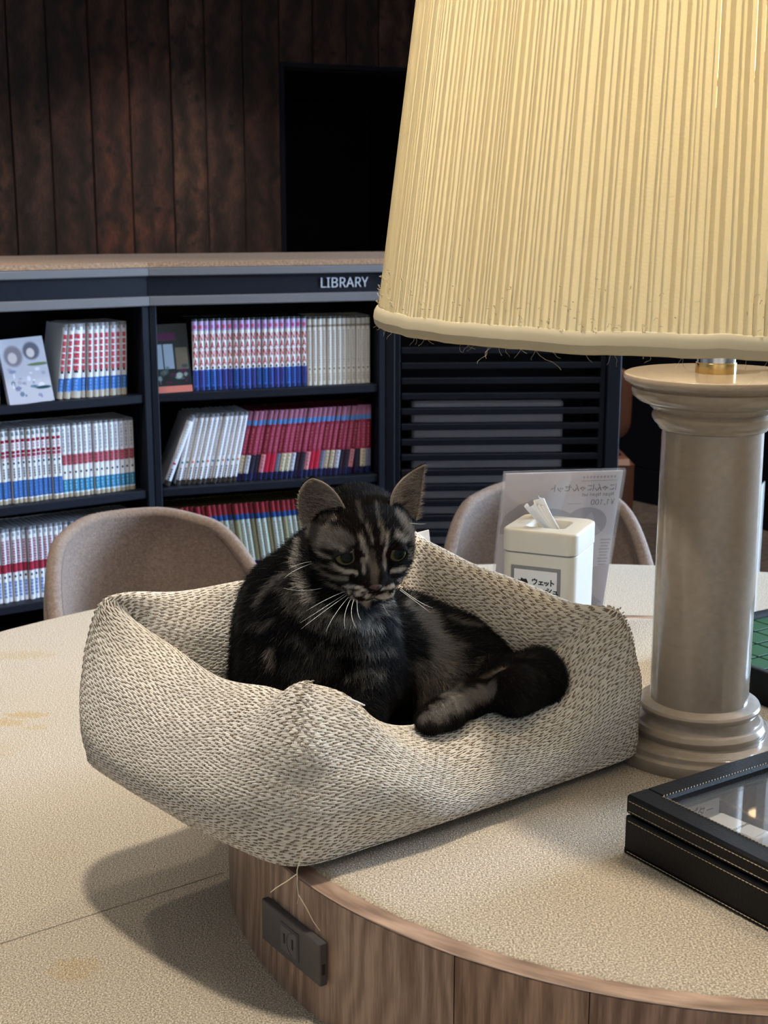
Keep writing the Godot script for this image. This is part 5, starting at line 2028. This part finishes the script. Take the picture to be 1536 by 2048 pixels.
func cat_bones() -> void:
	var b := func(u0: float, v0: float, d0: float, r0: float, u1: float, v1: float, d1: float, r1: float, k: float) -> void:
		bone(at(u0, v0, d0), at(u1, v1, d1), r0, r1, k)
	# trunk: raised chest and withers, then the barrel curling back to the rump
	b.call(636, 1245, 1.205, 0.056, 645, 1345, 1.195, 0.062, 0.03)
	b.call(588, 1205, 1.245, 0.046, 580, 1330, 1.245, 0.057, 0.03)
	b.call(655, 1150, 1.205, 0.036, 625, 1240, 1.205, 0.052, 0.03)
	b.call(620, 1290, 1.25, 0.062, 800, 1325, 1.285, 0.058, 0.04)
	b.call(800, 1315, 1.285, 0.058, 930, 1360, 1.275, 0.052, 0.03)
	b.call(930, 1355, 1.275, 0.050, 1020, 1385, 1.255, 0.036, 0.03)
	# belly and haunch
	b.call(830, 1370, 1.225, 0.046, 890, 1395, 1.215, 0.042, 0.03)
	b.call(955, 1375, 1.235, 0.040, 985, 1400, 1.215, 0.030, 0.02)
	# shoulders and forelegs
	b.call(560, 1270, 1.190, 0.032, 545, 1370, 1.170, 0.028, 0.02)
	b.call(545, 1370, 1.170, 0.026, 575, 1440, 1.125, 0.020, 0.02)
	b.call(575, 1440, 1.125, 0.019, 600, 1462, 1.095, 0.020, 0.012)
	b.call(722, 1265, 1.180, 0.032, 735, 1365, 1.165, 0.030, 0.02)
	b.call(735, 1370, 1.165, 0.027, 715, 1440, 1.120, 0.019, 0.018)
	b.call(715, 1440, 1.120, 0.018, 700, 1468, 1.085, 0.019, 0.012)
	# hind foot lying forward, toes to the front
	b.call(1010, 1365, 1.185, 0.019, 940, 1402, 1.150, 0.016, 0.012)
	b.call(940, 1402, 1.150, 0.015, 895, 1424, 1.120, 0.0145, 0.010)
	b.call(895, 1424, 1.120, 0.014, 858, 1440, 1.105, 0.013, 0.010)
	b.call(990, 1352, 1.195, 0.016, 1012, 1345, 1.195, 0.015, 0.010)
	# tail folded round the haunch
	b.call(1040, 1345, 1.265, 0.028, 1088, 1338, 1.245, 0.022, 0.015)
	b.call(1085, 1342, 1.235, 0.024, 1072, 1362, 1.185, 0.0255, 0.008)
	b.call(1072, 1362, 1.185, 0.0255, 1026, 1384, 1.150, 0.0225, 0.008)
	# neck up into the head
	bone(at(650, 1200, 1.215), hd(0, -0.01, -0.022), 0.047, 0.036, 0.03)
	# head, in its own axes: x to its left, y up, z ahead
	var h := func(p: Array, q: Array, r0: float, r1: float, k: float) -> void:
		bone(hd(p[0], p[1], p[2]), hd(q[0], q[1], q[2]), r0 * HEAD_SIZE, r1 * HEAD_SIZE, k, true)
	h.call([0, 0.006, -0.012], [0, 0.009, 0.004], 0.041, 0.038, 0.012)
	for s: float in [-1.0, 1.0]:
		h.call([s * 0.020, 0.004, -0.004], [s * 0.018, 0.008, 0.006], 0.029, 0.028, 0.012)
		h.call([s * 0.026, -0.014, 0.008], [s * 0.020, -0.020, 0.022], 0.020, 0.016, 0.012)
		h.call([s * 0.017, 0.019, 0.022], [s * 0.022, 0.018, 0.020], 0.0145, 0.013, 0.010)
		h.call([s * 0.0105, -0.0265, 0.042], [s * 0.0115, -0.0255, 0.0455], 0.0115, 0.0105, 0.006)
		# the ridge from brow to nose stands between the eyes
		h.call([s * 0.005, 0.012, 0.032], [s * 0.004, -0.008, 0.0465], 0.0105, 0.0080, 0.008)
	h.call([0, -0.008, 0.045], [0, -0.0165, 0.0535], 0.0085, 0.0068, 0.006)
	h.call([0, -0.030, 0.020], [0, -0.0375, 0.040], 0.018, 0.0085, 0.008)
	h.call([0, -0.016, -0.010], [0, -0.020, 0.012], 0.034, 0.026, 0.012)


func cat_ear(pts: Dictionary) -> Array:
	# a cupped flap between an inner and an outer edge that meet at the tip: [front grid, back grid] points
	var n := 12
	var m := 14
	var front := []
	for j in m + 1:
		var v := float(j) / m
		var vv := 1.0 - pow(1.0 - v, 1.15)
		var edge := func(a: Vector3, b: Vector3, c: Vector3, t: float) -> Vector3:
			# through a, b, c at 0, 0.55, 1
			return a * ((t - 0.55) * (t - 1.0) / 0.55) + b * (t * (t - 1.0) / (0.55 * -0.45)) + c * (t * (t - 0.55) / 0.45)
		var a: Vector3 = edge.call(pts.in0, pts.in1, pts.tip, vv)
		var b: Vector3 = edge.call(pts.out0, pts.out1, pts.tip, vv)
		var row := []
		for i in n + 1:
			var u := float(i) / n
			var q := a.lerp(b, u)
			var cup: float = pts.cup * pow(maxf(1.0 - v, 0.0), 0.6) * sin(PI * u)
			row.append(q + Vector3(0, 0.0, -cup) + pts.belly * sin(PI * u) * (1.0 - v) * 0.5)
		front.append(row)
	return front


func add_ear(pts: Dictionary) -> void:
	var c := cat_skin
	ear_inside.append(c.v.size())
	var g := cat_ear(pts)
	var m := g.size()
	var n: int = g[0].size()
	for side in 2:
		var first := c.v.size()
		for j in m:
			for i in n:
				var du: Vector3 = g[j][mini(i + 1, n - 1)] - g[j][maxi(i - 1, 0)]
				var dv: Vector3 = g[mini(j + 1, m - 1)][i] - g[maxi(j - 1, 0)][i]
				if du.length() < 1e-6:
					du = g[m - 2][n - 1] - g[m - 2][0]
				var nn := du.cross(dv).normalized()
				if nn.z < 0.0:
					nn = -nn
				var p: Vector3 = g[j][i]
				if side == 1:
					p -= nn * 0.0016
					nn = -nn
				var w := head_basis() * nn
				var id := c.vert(hd(p.x, p.y, p.z), w)
				var u := float(i) / (n - 1)
				var v := float(j) / (m - 1)
				# inside: bare dusky skin in the middle, pale hair along the edges
				if side == 0:
					var rim := pow(absf(u - 0.5) * 2.0, 1.5)
					c.col[id] = Color(0.20, 0.125, 0.11).lerp(Color(0.42, 0.36, 0.31), clampf(rim * 0.6 + v * 0.35, 0, 1))
					_fur(id, 0.0045 + 0.0085 * (1.0 - v) * (1.0 - u * 0.55), (head_basis() * (du.normalized() * 0.9 + dv.normalized() * 0.8)).normalized())
				else:
					c.col[id] = Color(0.012, 0.011, 0.011)
					_fur(id, 0.0035, (head_basis() * dv).normalized())
		for j in m - 1:
			for i in n - 1:
				var q := first + j * n + i
				c.tri(q, q + 1, q + n)
				c.tri(q + 1, q + n + 1, q + n)
	# rolled margin
	var rim := []
	for j in m:
		rim.append(_hv(g[j][0]))
	for j in range(m - 2, -1, -1):
		rim.append(_hv(g[j][n - 1]))
	var start := c.v.size()
	c.tube(rim, [0.0011], 6, Color(0.2, 0.165, 0.14))
	for k in range(start, c.v.size()):
		_fur(k, 0.002, c.n[k])


func _hv(p: Vector3) -> Vector3:
	return hd(p.x, p.y, p.z)


func _fur(id: int, l: float, d: Vector3) -> void:
	while fur_len.size() <= id:
		fur_len.append(0.01)
		fur_dir.append(Vector3.DOWN)
	fur_len[id] = l
	fur_dir[id] = d


# coat markings: pixels of the photograph where a pale streak runs over the dark fur, its half width in pixels, colour, strength
const STREAKS := [
	[[[622, 1062], [655, 1070], [688, 1082]], 17, 0, 0.60], [[[630, 1088], [664, 1092]], 10, 0, 0.65], [[[672, 1094], [690, 1098], [702, 1104]], 4, 1, 0.7],
	[[[722, 1074], [728, 1095], [737, 1118]], 4, 1, 0.7], [[[734, 1053], [742, 1072], [746, 1086]], 3, 0, 0.75], [[[758, 1048], [766, 1066], [765, 1086]], 3, 0, 0.75],
	[[[775, 1070], [774, 1090], [769, 1108]], 3, 1, 0.75], [[[717, 1008], [724, 1042]], 4, 0, 0.35], [[[752, 1008], [758, 1040]], 3, 0, 0.35],
	[[[800, 1035], [815, 1055], [826, 1080]], 13, 0, 0.65], [[[793, 1072], [812, 1084]], 6, 1, 0.7], [[[672, 1131], [690, 1143], [712, 1146]], 5, 1, 0.95],
	[[[784, 1141], [805, 1139], [822, 1126]], 5, 1, 0.9], [[[817, 1102], [820, 1118]], 4, 1, 0.7], [[[743, 1110], [749, 1140], [751, 1162]], 8, 2, 0.85],
	[[[728, 1118], [727, 1142]], 5, 0, 0.75], [[[769, 1112], [771, 1136]], 5, 0, 0.75], [[[690, 1174], [714, 1174], [734, 1184]], 4, 1, 0.7], [[[694, 1184], [716, 1187], [738, 1195]], 4, 1, 0.65], [[[704, 1196], [738, 1203]], 4, 1, 0.6],
	[[[772, 1190], [795, 1176], [801, 1166]], 8, 1, 0.8], [[[730, 1207], [756, 1210]], 6, 3, 0.9], [[[765, 1207], [772, 1204]], 4, 1, 0.9], [[[766, 1178], [786, 1172], [800, 1160]], 4, 1, 0.7], [[[768, 1196], [790, 1186]], 5, 1, 0.8], [[[734, 1193], [752, 1197], [772, 1192]], 6, 1, 0.7], [[[768, 1202], [790, 1194]], 4, 1, 0.7], 
	[[[628, 1130], [655, 1150], [692, 1158]], 5, 0, 0.75], [[[640, 1160], [668, 1173], [690, 1185]], 6, 0, 0.6], [[[634, 1104], [668, 1118]], 4, 1, 0.6], [[[640, 1128], [672, 1138]], 3, 0, 0.5],
	[[[814, 1152], [828, 1136], [836, 1115]], 5, 0, 0.6], [[[806, 1163], [822, 1156]], 4, 0, 0.5], [[[640, 1042], [668, 1038]], 6, 3, 0.6],
	[[[597, 1080], [596, 1115], [600, 1150], [612, 1182], [640, 1212], [672, 1233], [706, 1246]], 7, 1, 0.75], [[[585, 1180], [610, 1215], [650, 1246], [690, 1259]], 5, 0, 0.5],
	[[[612, 1182], [650, 1222], [700, 1244], [750, 1250], [790, 1233], [812, 1205]], 6, 1, 0.6], [[[602, 1218], [650, 1250], [700, 1268], [750, 1273], [792, 1256]], 5, 0, 0.65], [[[640, 1284], [690, 1294], [745, 1292]], 4, 0, 0.4], [[[690, 1228], [730, 1234], [775, 1220]], 5, 0, 0.5], [[[819, 1160], [822, 1190], [812, 1215]], 6, 1, 0.5],
	[[[577, 1147], [552, 1155], [535, 1176], [520, 1202]], 8, 0, 0.55], [[[560, 1165], [576, 1187], [582, 1215]], 6, 0, 0.45], [[[500, 1170], [483, 1210], [478, 1250]], 10, 0, 0.25],
	[[[512, 1240], [528, 1250], [548, 1238]], 5, 0, 0.4], [[[540, 1296], [545, 1325]], 9, 3, 0.6], [[[588, 1272], [614, 1290], [622, 1310]], 5, 0, 0.35], [[[600, 1330], [650, 1320]], 26, 0, 0.12],
	[[[722, 1304], [755, 1298], [780, 1291]], 7, 0, 0.55], [[[700, 1350], [730, 1337], [764, 1342]], 7, 0, 0.6], [[[730, 1362], [760, 1352]], 5, 0, 0.45],
	[[[846, 1230], [868, 1280], [880, 1330], [862, 1385]], 28, 1, 0.5], [[[828, 1330], [848, 1390]], 18, 0, 0.5], [[[900, 1300], [918, 1360], [900, 1388]], 16, 0, 0.4],
	[[[893, 1234], [920, 1245], [952, 1250]], 7, 0, 0.65], [[[904, 1286], [914, 1292]], 7, 0, 0.5], [[[950, 1322], [957, 1342]], 9, 1, 0.55],
	[[[880, 1422], [938, 1392], [982, 1376]], 18, 0, 0.85], [[[974, 1352], [1004, 1336]], 10, 3, 0.65], [[[846, 1434], [876, 1432]], 9, 0, 0.6],
	[[[1018, 1308], [1045, 1300], [1072, 1306]], 3, 0, 0.6], [[[1026, 1318], [1062, 1314]], 3, 0, 0.5],
]
const COAT := [Color(0.24, 0.215, 0.19), Color(0.44, 0.40, 0.35), Color(0.085, 0.070, 0.058), Color(0.34, 0.27, 0.22)]


func paint_coat() -> void:
	var lines := []
	for e in STREAKS:
		var pts := PackedVector3Array()
		for q in e[0]:
			var p := touch(q[0], q[1])
			if p != Vector3.INF:
				pts.append(p)
		if pts.size() > 1:
			var box := AABB(pts[0], Vector3.ZERO)
			for p in pts:
				box = box.expand(p)
			lines.append([pts, e[1] * 0.00044, COAT[e[2]], e[3], box.grow(e[1] * 0.0009)])
	var f := FastNoiseLite.new()
	f.seed = 8
	f.frequency = 90.0
	f.fractal_octaves = 2
	var base := Color(0.0080, 0.0075, 0.0076)
	for i in fur_len.size():
		if cat_skin.col[i] != Color.WHITE:
			continue
		var p := cat_skin.v[i]
		var c := base.lerp(Color(0.055, 0.05, 0.045), clampf(f.get_noise_3d(p.x * 0.5, p.y * 0.5, p.z * 0.5) * 0.7 - 0.14, 0.0, 0.22))
		for l in lines:
			if not l[4].has_point(p):
				continue
			var pts: PackedVector3Array = l[0]
			var d := 1.0
			for k in pts.size() - 1:
				var q := Geometry3D.get_closest_point_to_segment(p, pts[k], pts[k + 1])
				d = minf(d, q.distance_to(p))
			d += f.get_noise_3d(p.x, p.y, p.z) * l[1] * 0.5
			var w: float = smoothstep(l[1] * 1.25, l[1] * 0.75, d) * l[3]
			c = c.lerp(l[2], w)
		cat_skin.col[i] = c


func lay_fur() -> void:
	var nose := hd(0, -0.014, 0.060)
	var head_mid := hd(0, 0, 0)
	for i in range(fur_len.size(), cat_skin.v.size()):
		_fur(i, -1.0, Vector3.DOWN)
	for i in cat_skin.v.size():
		if fur_len[i] > 0.0:
			continue
		var p := cat_skin.v[i]
		var n := cat_skin.n[i]
		var local := head_basis().inverse() * (p - HEAD_AT) / HEAD_SIZE
		var d: Vector3
		var l := 0.012
		var r := local.length()
		if r < 0.072:
			d = (p - nose).normalized() + Vector3.DOWN * 0.15
			if local.y > 0.012:
				d += head_basis() * Vector3(0, 0.5, -0.4)
			l = lerpf(0.0018, 0.0068, smoothstep(0.012, 0.055, p.distance_to(nose)))
			if local.y < -0.02 and local.z < 0.03:
				l = 0.011
		else:
			d = (p - head_mid).normalized() * 0.8 + Vector3.DOWN * 0.7
			l = 0.0105
			if p.z > -1.2 and p.x > -0.06 and p.x < 0.02:
				l = 0.0115
			if p.x > 0.02 and p.x < 0.095 and p.z > -1.23:
				l = 0.015
			if p.x > 0.085:
				l = 0.009
			if p.z > -1.16 and p.x > 0.0 and p.y < P + 0.12:
				l = 0.005
		_fur(i, l, d.normalized())


func grow_fur(cat: Node3D, eyes: Array, nose_at: Vector3) -> void:
	var blade := Shape.new()
	var ys := [0.0, 0.4, 0.75, 1.0]
	var ws := [0.5, 0.45, 0.28, 0.03]
	for k in 4:
		var y: float = ys[k]
		for sx in [-1.0, 1.0]:
			blade.vert(Vector3(sx * ws[k], y, 0.22 * y * (1.0 - y)), Vector3(sx * 0.5, 0.1, 1).normalized())
	for k in 3:
		blade.tri(k * 2, k * 2 + 1, k * 2 + 2)
		blade.tri(k * 2 + 1, k * 2 + 3, k * 2 + 2)
	var bm := blade.mesh()
	var r := RandomNumberGenerator.new()
	r.seed = 77
	var where := []
	var tints := PackedColorArray()
	var c := cat_skin
	for i in range(0, c.ix.size(), 3):
		var i0 := c.ix[i]
		var i1 := c.ix[i + 1]
		var i2 := c.ix[i + 2]
		var e1 := c.v[i1] - c.v[i0]
		var e2 := c.v[i2] - c.v[i0]
		var area := e1.cross(e2).length() * 0.5
		var short := fur_len[i0] < 0.0095
		# what faces away from the bed's open side stays sparser
		var many := area * (1500000.0 if short else 800000.0)
		if c.n[i0].z < -0.45:
			many *= 0.35
		if c.v[i0].y < P + 0.05:
			many *= 0.3
		var count := int(many) + (1 if r.randf() < many - int(many) else 0)
		for k in count:
			var a := r.randf()
			var b := r.randf()
			if a + b > 1.0:
				a = 1.0 - a
				b = 1.0 - b
			var p := c.v[i0] + e1 * a + e2 * b
			var skip := p.distance_to(nose_at) < 0.0058
			for e in eyes:
				var q0: Vector3 = p - e[0]
				if q0.length() > 0.02:
					continue
				var th := acos(clampf(q0.normalized().dot(e[1]), -1.0, 1.0))
				var cut := almond(atan2(q0.dot(e[3]), q0.dot(e[2])), e[4])
				# no hair from the skin under the lids, nor across the opening
				if q0.length() < EYE_R * 0.985 and th < 1.1 or th < cut.length() + 0.02:
					skip = true
			if skip:
				continue
			var w0 := 1.0 - a - b
			var n := (c.n[i0] * w0 + c.n[i1] * a + c.n[i2] * b).normalized()
			var d := fur_dir[i0] * w0 + fur_dir[i1] * a + fur_dir[i2] * b
			var l := (fur_len[i0] * w0 + fur_len[i1] * a + fur_len[i2] * b) * r.randf_range(0.6, 1.2)
			d = d - n * d.dot(n)
			d = d.normalized() + Vector3(r.randfn(0.0, 0.22), r.randfn(0.0, 0.22), r.randfn(0.0, 0.22))
			var up := (d.normalized() + n * r.randf_range(0.18, 0.5)).normalized()
			var side := up.cross(n).normalized()
			var face := side.cross(up).normalized()
			var wide := (0.00030 if short else 0.00046) * r.randf_range(0.7, 1.2)
			where.append(Transform3D(Basis(side * wide, up * l, face * l), p - n * 0.0004))
			var t := c.col[i0] * w0 + c.col[i1] * a + c.col[i2] * b
			var q := r.randf_range(0.65, 1.45)
			if r.randf() < 0.05:
				t = t.lerp(Color(0.16, 0.15, 0.135), 0.35)
			for e0 in ear_inside:
				if i0 >= e0 and i0 < e0 + 195 and r.randf() < 0.55:
					t = Color(0.62, 0.54, 0.46)
			tints.append(Color(t.r * q, t.g * q, t.b * q))
	swarm("fur", bm, M.fur, where, tints, cat)


const EYE_R := 0.0118


func eye_frame(s: float) -> Array:
	var gaze := (head_basis() * Vector3(s * 0.20 + 0.03, 0.10, 1.0)).normalized()
	var right := Vector3.UP.cross(gaze).normalized()
	return [hd(s * 0.0222, 0.0062, 0.0300), gaze, right, gaze.cross(right)]


func almond(a: float, s: float) -> Vector2:
	var tilt := -s * 0.20
	var x := cos(a) * 0.92
	var y := (0.37 if sin(a) > 0.0 else 0.62) * sin(a) * maxf(1.0 - 0.55 * pow(absf(cos(a)), 3.0), 0.2)
	return Vector2(x * cos(tilt) - y * sin(tilt), x * sin(tilt) + y * cos(tilt) - 0.04)


func build_cat() -> void:
	cat_skin = Shape.new()
	cat_skin.tinted = true
	cat_bones()
	var cat := thing("cat", "black and grey tabby cat sitting in the pet bed looking down", "cat", Vector3.ZERO)
	net(false, Vector3(-0.20, P + 0.02, -1.40), Vector3(0.20, P + 0.27, -1.04), 0.0042)
	net(true, HEAD_AT - Vector3(0.075, 0.075, 0.075), HEAD_AT + Vector3(0.075, 0.075, 0.085), 0.0021)
	lay_fur()
	for s: float in [-1.0, 1.0]:
		var e := eye_frame(s)
		var mid: Vector3 = e[0]
		var gaze: Vector3 = e[1]
		var right: Vector3 = e[2]
		var top: Vector3 = e[3]
		var first := cat_skin.v.size()
		# opening in angles round the gaze, lid above flattened
		cat_skin.grid(48, 7, func(u: float, v: float) -> Vector3:
			var c := almond(u * TAU, s)
			var k := int(round(v * 7))
			var to: float = c.length() + [0.0, 0.015, 0.05, 0.12, 0.24, 0.42, 0.65, 0.95][k]
			var rad: float = EYE_R * [1.03, 1.09, 1.11, 1.115, 1.10, 1.06, 1.0, 0.92][k]
			var q := c.normalized()
			return mid + (gaze * cos(to) + (right * q.x + top * q.y) * sin(to)) * rad, true, -1.0)
		for i in range(first, cat_skin.v.size()):
			var k := (i - first) / 49
			var away := (cat_skin.v[i] - mid - gaze * EYE_R * 0.5).normalized()
			_fur(i, 0.0008 if k < 2 else 0.0042, (away + head_basis() * Vector3(s * 0.5, 0.3, -0.4)).normalized())
			if k < 2:
				cat_skin.col[i] = Color(0.010, 0.009, 0.008)
	paint_coat()
	add_ear({"in0": Vector3(-0.019, 0.036, 0.014), "in1": Vector3(-0.0335, 0.0590, 0.006), "tip": Vector3(-0.0495, 0.0665, 0.0), "out0": Vector3(-0.0555, 0.020, 0.004), "out1": Vector3(-0.0600, 0.0520, 0.0), "cup": 0.016, "belly": Vector3(0, -0.006, 0)})
	add_ear({"in0": Vector3(0.0225, 0.040, 0.012), "in1": Vector3(0.0320, 0.0600, 0.003), "tip": Vector3(0.0570, 0.0715, -0.006), "out0": Vector3(0.0500, 0.020, 0.004), "out1": Vector3(0.0545, 0.0440, -0.003), "cup": 0.013, "belly": Vector3(0, -0.004, 0)})
	obj("body", cat_skin, M.skin, cat)
	# eyes; the dark-rimmed lids round them belong to the skin
	var eyes := []
	for s: float in [-1.0, 1.0]:
		var e := eye_frame(s)
		var mid: Vector3 = e[0]
		var gaze: Vector3 = e[1]
		var right: Vector3 = e[2]
		var top: Vector3 = e[3]
		var R := EYE_R
		eyes.append(e + [s])
		var ball := Shape.new()
		ball.tinted = true
		ball.grid(40, 26, func(u: float, v: float) -> Vector3:
			var th := v * 2.0
			var bulge := 1.0 + 0.05 * smoothstep(0.7, 0.2, th)
			return mid + (gaze * cos(th) + (right * cos(u * TAU) + top * sin(u * TAU)) * sin(th)) * R * bulge, true, -1.0)
		for i in ball.v.size():
			var q := (ball.v[i] - mid).normalized()
			var th := acos(clampf(q.dot(gaze), -1, 1))
			var streak := sin(atan2(q.dot(top), q.dot(right)) * 22.0) * 0.5 + 0.5
			var iris := Color(0.075, 0.066, 0.030).lerp(Color(0.125, 0.108, 0.052), streak * 0.6).lerp(Color(0.065, 0.070, 0.040), smoothstep(0.45, 0.8, th) * 0.6)
			ball.col[i] = Color(0.006, 0.008, 0.009).lerp(iris, smoothstep(0.44, 0.52, th)).lerp(Color(0.01, 0.009, 0.008), smoothstep(0.86, 0.94, th))
		var eye := obj("eye", ball, M.eyeball, cat)
		eye.set_meta("label", "olive green eye with round dark pupil")
	# nose leather and mouth line
	var nose_at := hd(0, -0.0165, 0.0600)
	var ns := Shape.new()
	ns.grid(24, 10, func(u: float, v: float) -> Vector3:
		var a := u * TAU
		var r := v
		var x := cos(a) * r * (0.0062 if sin(a) > -0.2 else 0.0062 * (1.0 - 0.75 * (-sin(a) - 0.2)))
		var y := sin(a) * r * (0.0038 if sin(a) > 0.0 else 0.0062)
		return hd(x, -0.0155 + y, 0.0612 - 0.0030 * r * r - 0.10 * absf(x) + y * 0.35), true, -1.0)
	obj("nose", ns, M.nose_skin, cat)
	var ms := Shape.new()
	ms.tube([hd(0, -0.0215, 0.0585), hd(0, -0.0250, 0.0568), hd(0, -0.0285, 0.0552)], [0.0004], 5)
	for s: float in [-1.0, 1.0]:
		ms.tube([hd(0, -0.0285, 0.0550), hd(s * 0.005, -0.0325, 0.0520), hd(s * 0.011, -0.0350, 0.0475), hd(s * 0.017, -0.0340, 0.0405)], [0.0005, 0.0005, 0.0005, 0.0003], 5)
		for k in 2:
			ms.tube([hd(s * (0.0030), -0.0170, 0.0612), hd(s * 0.0048, -0.0185, 0.0600)], [0.0007, 0.0004], 5)
	obj("mouth", ms, M.black, cat)
	# whiskers
	for line in [[[690, 1188], [650, 1214], [600, 1246]], [[694, 1190], [645, 1225], [602, 1258]], [[697, 1194], [668, 1232], [652, 1264]], [[702, 1197], [690, 1228], [690, 1258]], [[708, 1199], [703, 1228], [712, 1256]], [[690, 1183], [655, 1198], [612, 1222]], [[645, 1176], [605, 1181], [566, 1176]], [[624, 1127], [590, 1141], [568, 1157]], [[623, 1123], [600, 1128], [578, 1137]], [[714, 1200], [716, 1226], [722, 1240]], [[800, 1180], [830, 1202], [862, 1226]], [[798, 1183], [824, 1215], [846, 1252]], [[796, 1186], [814, 1225], [820, 1262]], [[801, 1177], [838, 1203], [866, 1216]], [[785, 1196], [789, 1222], [786, 1240]], [[792, 1190], [804, 1222], [826, 1256]], [[820, 1046], [840, 1048], [853, 1047]], [[765, 1205], [772, 1222], [782, 1232]]]:
		var root := touch(line[0][0], line[0][1])
		if root == Vector3.INF:
			root = at(line[0][0], line[0][1], 1.125)
		var d := -root.z
		var far := 0.028 if line[0][0] > 680 else 0.012
		var ws := Shape.new()
		var pts := []
		for k in 9:
			var t := k / 8.0
			var a := Vector2(line[0][0], line[0][1])
			var m := Vector2(line[1][0], line[1][1])
			var b := Vector2(line[2][0], line[2][1])
			var q := a * (1 - t) * (1 - t) + (m * 2.0 - (a + b) * 0.5) * 2.0 * t * (1 - t) + b * t * t
			pts.append(at(q.x, q.y, d - far * sin(t * 1.5)))
		ws.tube(pts, [0.0002, 0.0002, 0.00019, 0.00018, 0.00017, 0.00015, 0.00013, 0.0001, 0.00006], 5)
		obj("whisker", ws, M.whisker, cat)
	grow_fur(cat, eyes, nose_at)


func _ready() -> void:
	rng.seed = 2024
	make_materials()
	build_light()
	build_room()
	build_table()
	build_shelves()
	build_books()
	build_seats()
	build_lamp()
	build_tissue_box()
	build_sign()
	build_case()
	build_board()
	build_bed()
	build_cat()
